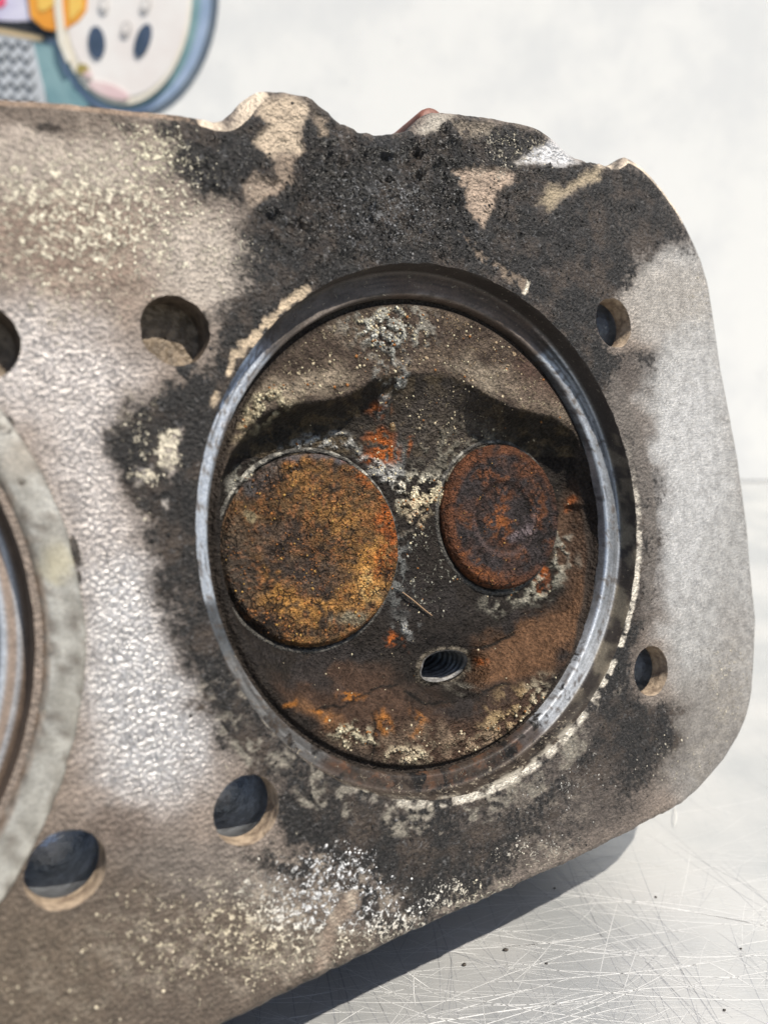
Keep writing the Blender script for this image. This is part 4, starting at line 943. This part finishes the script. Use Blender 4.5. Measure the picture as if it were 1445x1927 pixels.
# ------------------------------------------------------------------ printed picture of a wheel on the wall
def print_mat(name, c1, c2, sc_=40):
    s = NT(name); return s.fin(s.mix(s.ramp(s.noise(sc_, 3), .35, .65), c1, c2), 0.5, 0.0)
root = bpy.data.objects.new("wheel_picture", None); COL.objects.link(root); root.empty_display_size = 0.02
root.location = Vector(on_wall(230, 0))
tag(root, "painted picture of a pale car wheel with oval holes and grey tyre on the wall", "picture")
LAY = [0]
def flatpart(name, pts, mat, off, parent=root):
    front = np.array([on_wall(u, v, off) for u, v in pts]) - np.array(root.location)
    back = np.array([on_wall(u, v, off) for u, v in pts]) - np.array(root.location); back[:, 1] += 0.0006
    n_ = len(pts); V = np.concatenate([front, back])
    ar = sum(front[i, 0] * front[(i + 1) % n_, 2] - front[(i + 1) % n_, 0] * front[i, 2] for i in range(n_))
    f = tuple(range(n_)); F = [f if ar > 0 else f[::-1], tuple(n_ + i for i in (f[::-1] if ar > 0 else f))]
    F += [(i, (i + 1) % n_, n_ + (i + 1) % n_, n_ + i) for i in range(n_)]
    return mesh_obj(name, V, F, mat, parent, smooth=False, face=False)
def ell(cx, cy, rx, ry, an=0, n=48):
    a_ = np.arange(n) / n * 2 * math.pi; c_, s__ = math.cos(math.radians(an)), math.sin(math.radians(an))
    return [(cx + rx * math.cos(t) * c_ - ry * math.sin(t) * s__, cy + rx * math.cos(t) * s__ + ry * math.sin(t) * c_) for t in a_]
PM = {k: print_mat("print_" + k, *v) for k, v in dict(outline=((.10, .13, .17), (.14, .17, .2)), tyre=((.27, .36, .50), (.36, .45, .60)), teal=((.17, .30, .33), (.24, .38, .40)),
      cream=((.78, .72, .60), (.84, .79, .70)), disc=((.80, .74, .70), (.84, .80, .76)), orange=((.78, .30, .03), (.86, .40, .05)), yellow=((.85, .52, .10), (.88, .6, .15)),
      black=((.015, .015, .018), (.03, .03, .03)), sand=((.55, .42, .25), (.65, .5, .3)), lilac=((.55, .52, .68), (.7, .68, .8)), pink=((.75, .08, .16), (.8, .15, .25)), grey=((.50, .52, .54), (.62, .64, .67)),
      dark=((.06, .07, .08), (.10, .11, .12)), hole=((.035, .06, .10), (.06, .09, .15)), rose=((.72, .52, .52), (.76, .6, .58)), olive=((.35, .28, .08), (.45, .30, .1)), mark=((.50, .47, .45), (.6, .57, .54))).items()}
flatpart("tyre_outline", ell(240, -12, 172, 240), PM['outline'], 0.0006)
flatpart("tyre", ell(238, -13, 160, 229), PM['tyre'], 0.0010)
flatpart("tyre_shade", ell(236, -12, 142, 216), PM['teal'], 0.0014)
flatpart("tyre_side", [(60,72),(104,84),(118,132),(152,178),(172,196),(150,215),(95,215),(82,160),(72,118)], PM['teal'], 0.0017)
flatpart("tread", [(-150,55),(-40,52),(62,74),(70,112),(84,170),(92,230),(-150,230)], PM['grey'], 0.0020)
flatpart("ledge", [(-150,44),(-20,46),(82,64),(80,78),(-20,60),(-150,60)], PM['sand'], 0.0024)
flatpart("bumper", [(-150,26),(0,33),(60,42),(102,62),(100,72),(60,62),(0,50),(-150,46)], PM['black'], 0.0028)
flatpart("body_panel", [(-150,-30),(50,-30),(62,38),(30,40),(-150,30)], PM['lilac'], 0.0032)
flatpart("lamp", [(-150,-30),(6,-30),(12,6),(4,14),(-150,20)], PM['pink'], 0.0036)
flatpart("disc", ell(232, -12, 130, 209), PM['cream'], 0.0040)
flatpart("disc_face", ell(238, -14, 118, 196), PM['disc'], 0.0044)
flatpart("caliper", [(46,-60),(120,-60),(168,-40),(163,20),(150,38),(125,54),(106,58),(84,54),(58,32)], PM['orange'], 0.0048)
flatpart("caliper_panel", [(70,-60),(100,-60),(104,8),(82,22),(72,16)], PM['yellow'], 0.0052)
flatpart("caliper_panel", [(126,-60),(160,-40),(156,14),(132,40)], PM['yellow'], 0.0052)
flatpart("rim_stripe", [(102,-60),(117,-60),(118,10),(124,70),(136,112),(126,118),(110,80),(103,20)], PM['cream'], 0.0056)
for (cx, cy, rx, ry, an) in ((182,80,16,31,-4),(269,76,14,33,18),(140,-60,14,30,40),(330,-60,14,30,-40)): flatpart("oval_hole", ell(cx, cy, rx, ry, an), PM['hole'], 0.0052)
for (cx, cy, an) in ((237,55,15),(195,10,0),(274,10,20),(200,-50,0),(270,-50,0)):
    flatpart("wheel_nut", ell(cx, cy, 10, 16, an, 20), PM['mark'], 0.0052); flatpart("nut_centre", ell(cx, cy - 1, 5, 9, an, 16), PM['disc'], 0.0056)
flatpart("smudge", ell(156, 130, 12, 10, 20, 16), PM['olive'], 0.0052); flatpart("smudge", ell(166, 140, 8, 6, 20, 16), PM['rose'], 0.0056); flatpart("smudge", ell(205, 170, 40, 12, 20, 20), PM['rose'], 0.0050)
for r in range(6):
    for cI in range(-4, 4):
        x0 = cI * 24 + r * 3; y0 = 82 + r * 26 + cI * 2
        if x0 > 66 + r * 3: continue
        flatpart("tread_groove", [(x0 - 12, y0 - 10), (x0, y0 + 4), (x0 + 11, y0 - 10), (x0 + 11, y0 - 3), (x0, y0 + 13), (x0 - 12, y0 - 3)], PM['dark'], 0.0024)
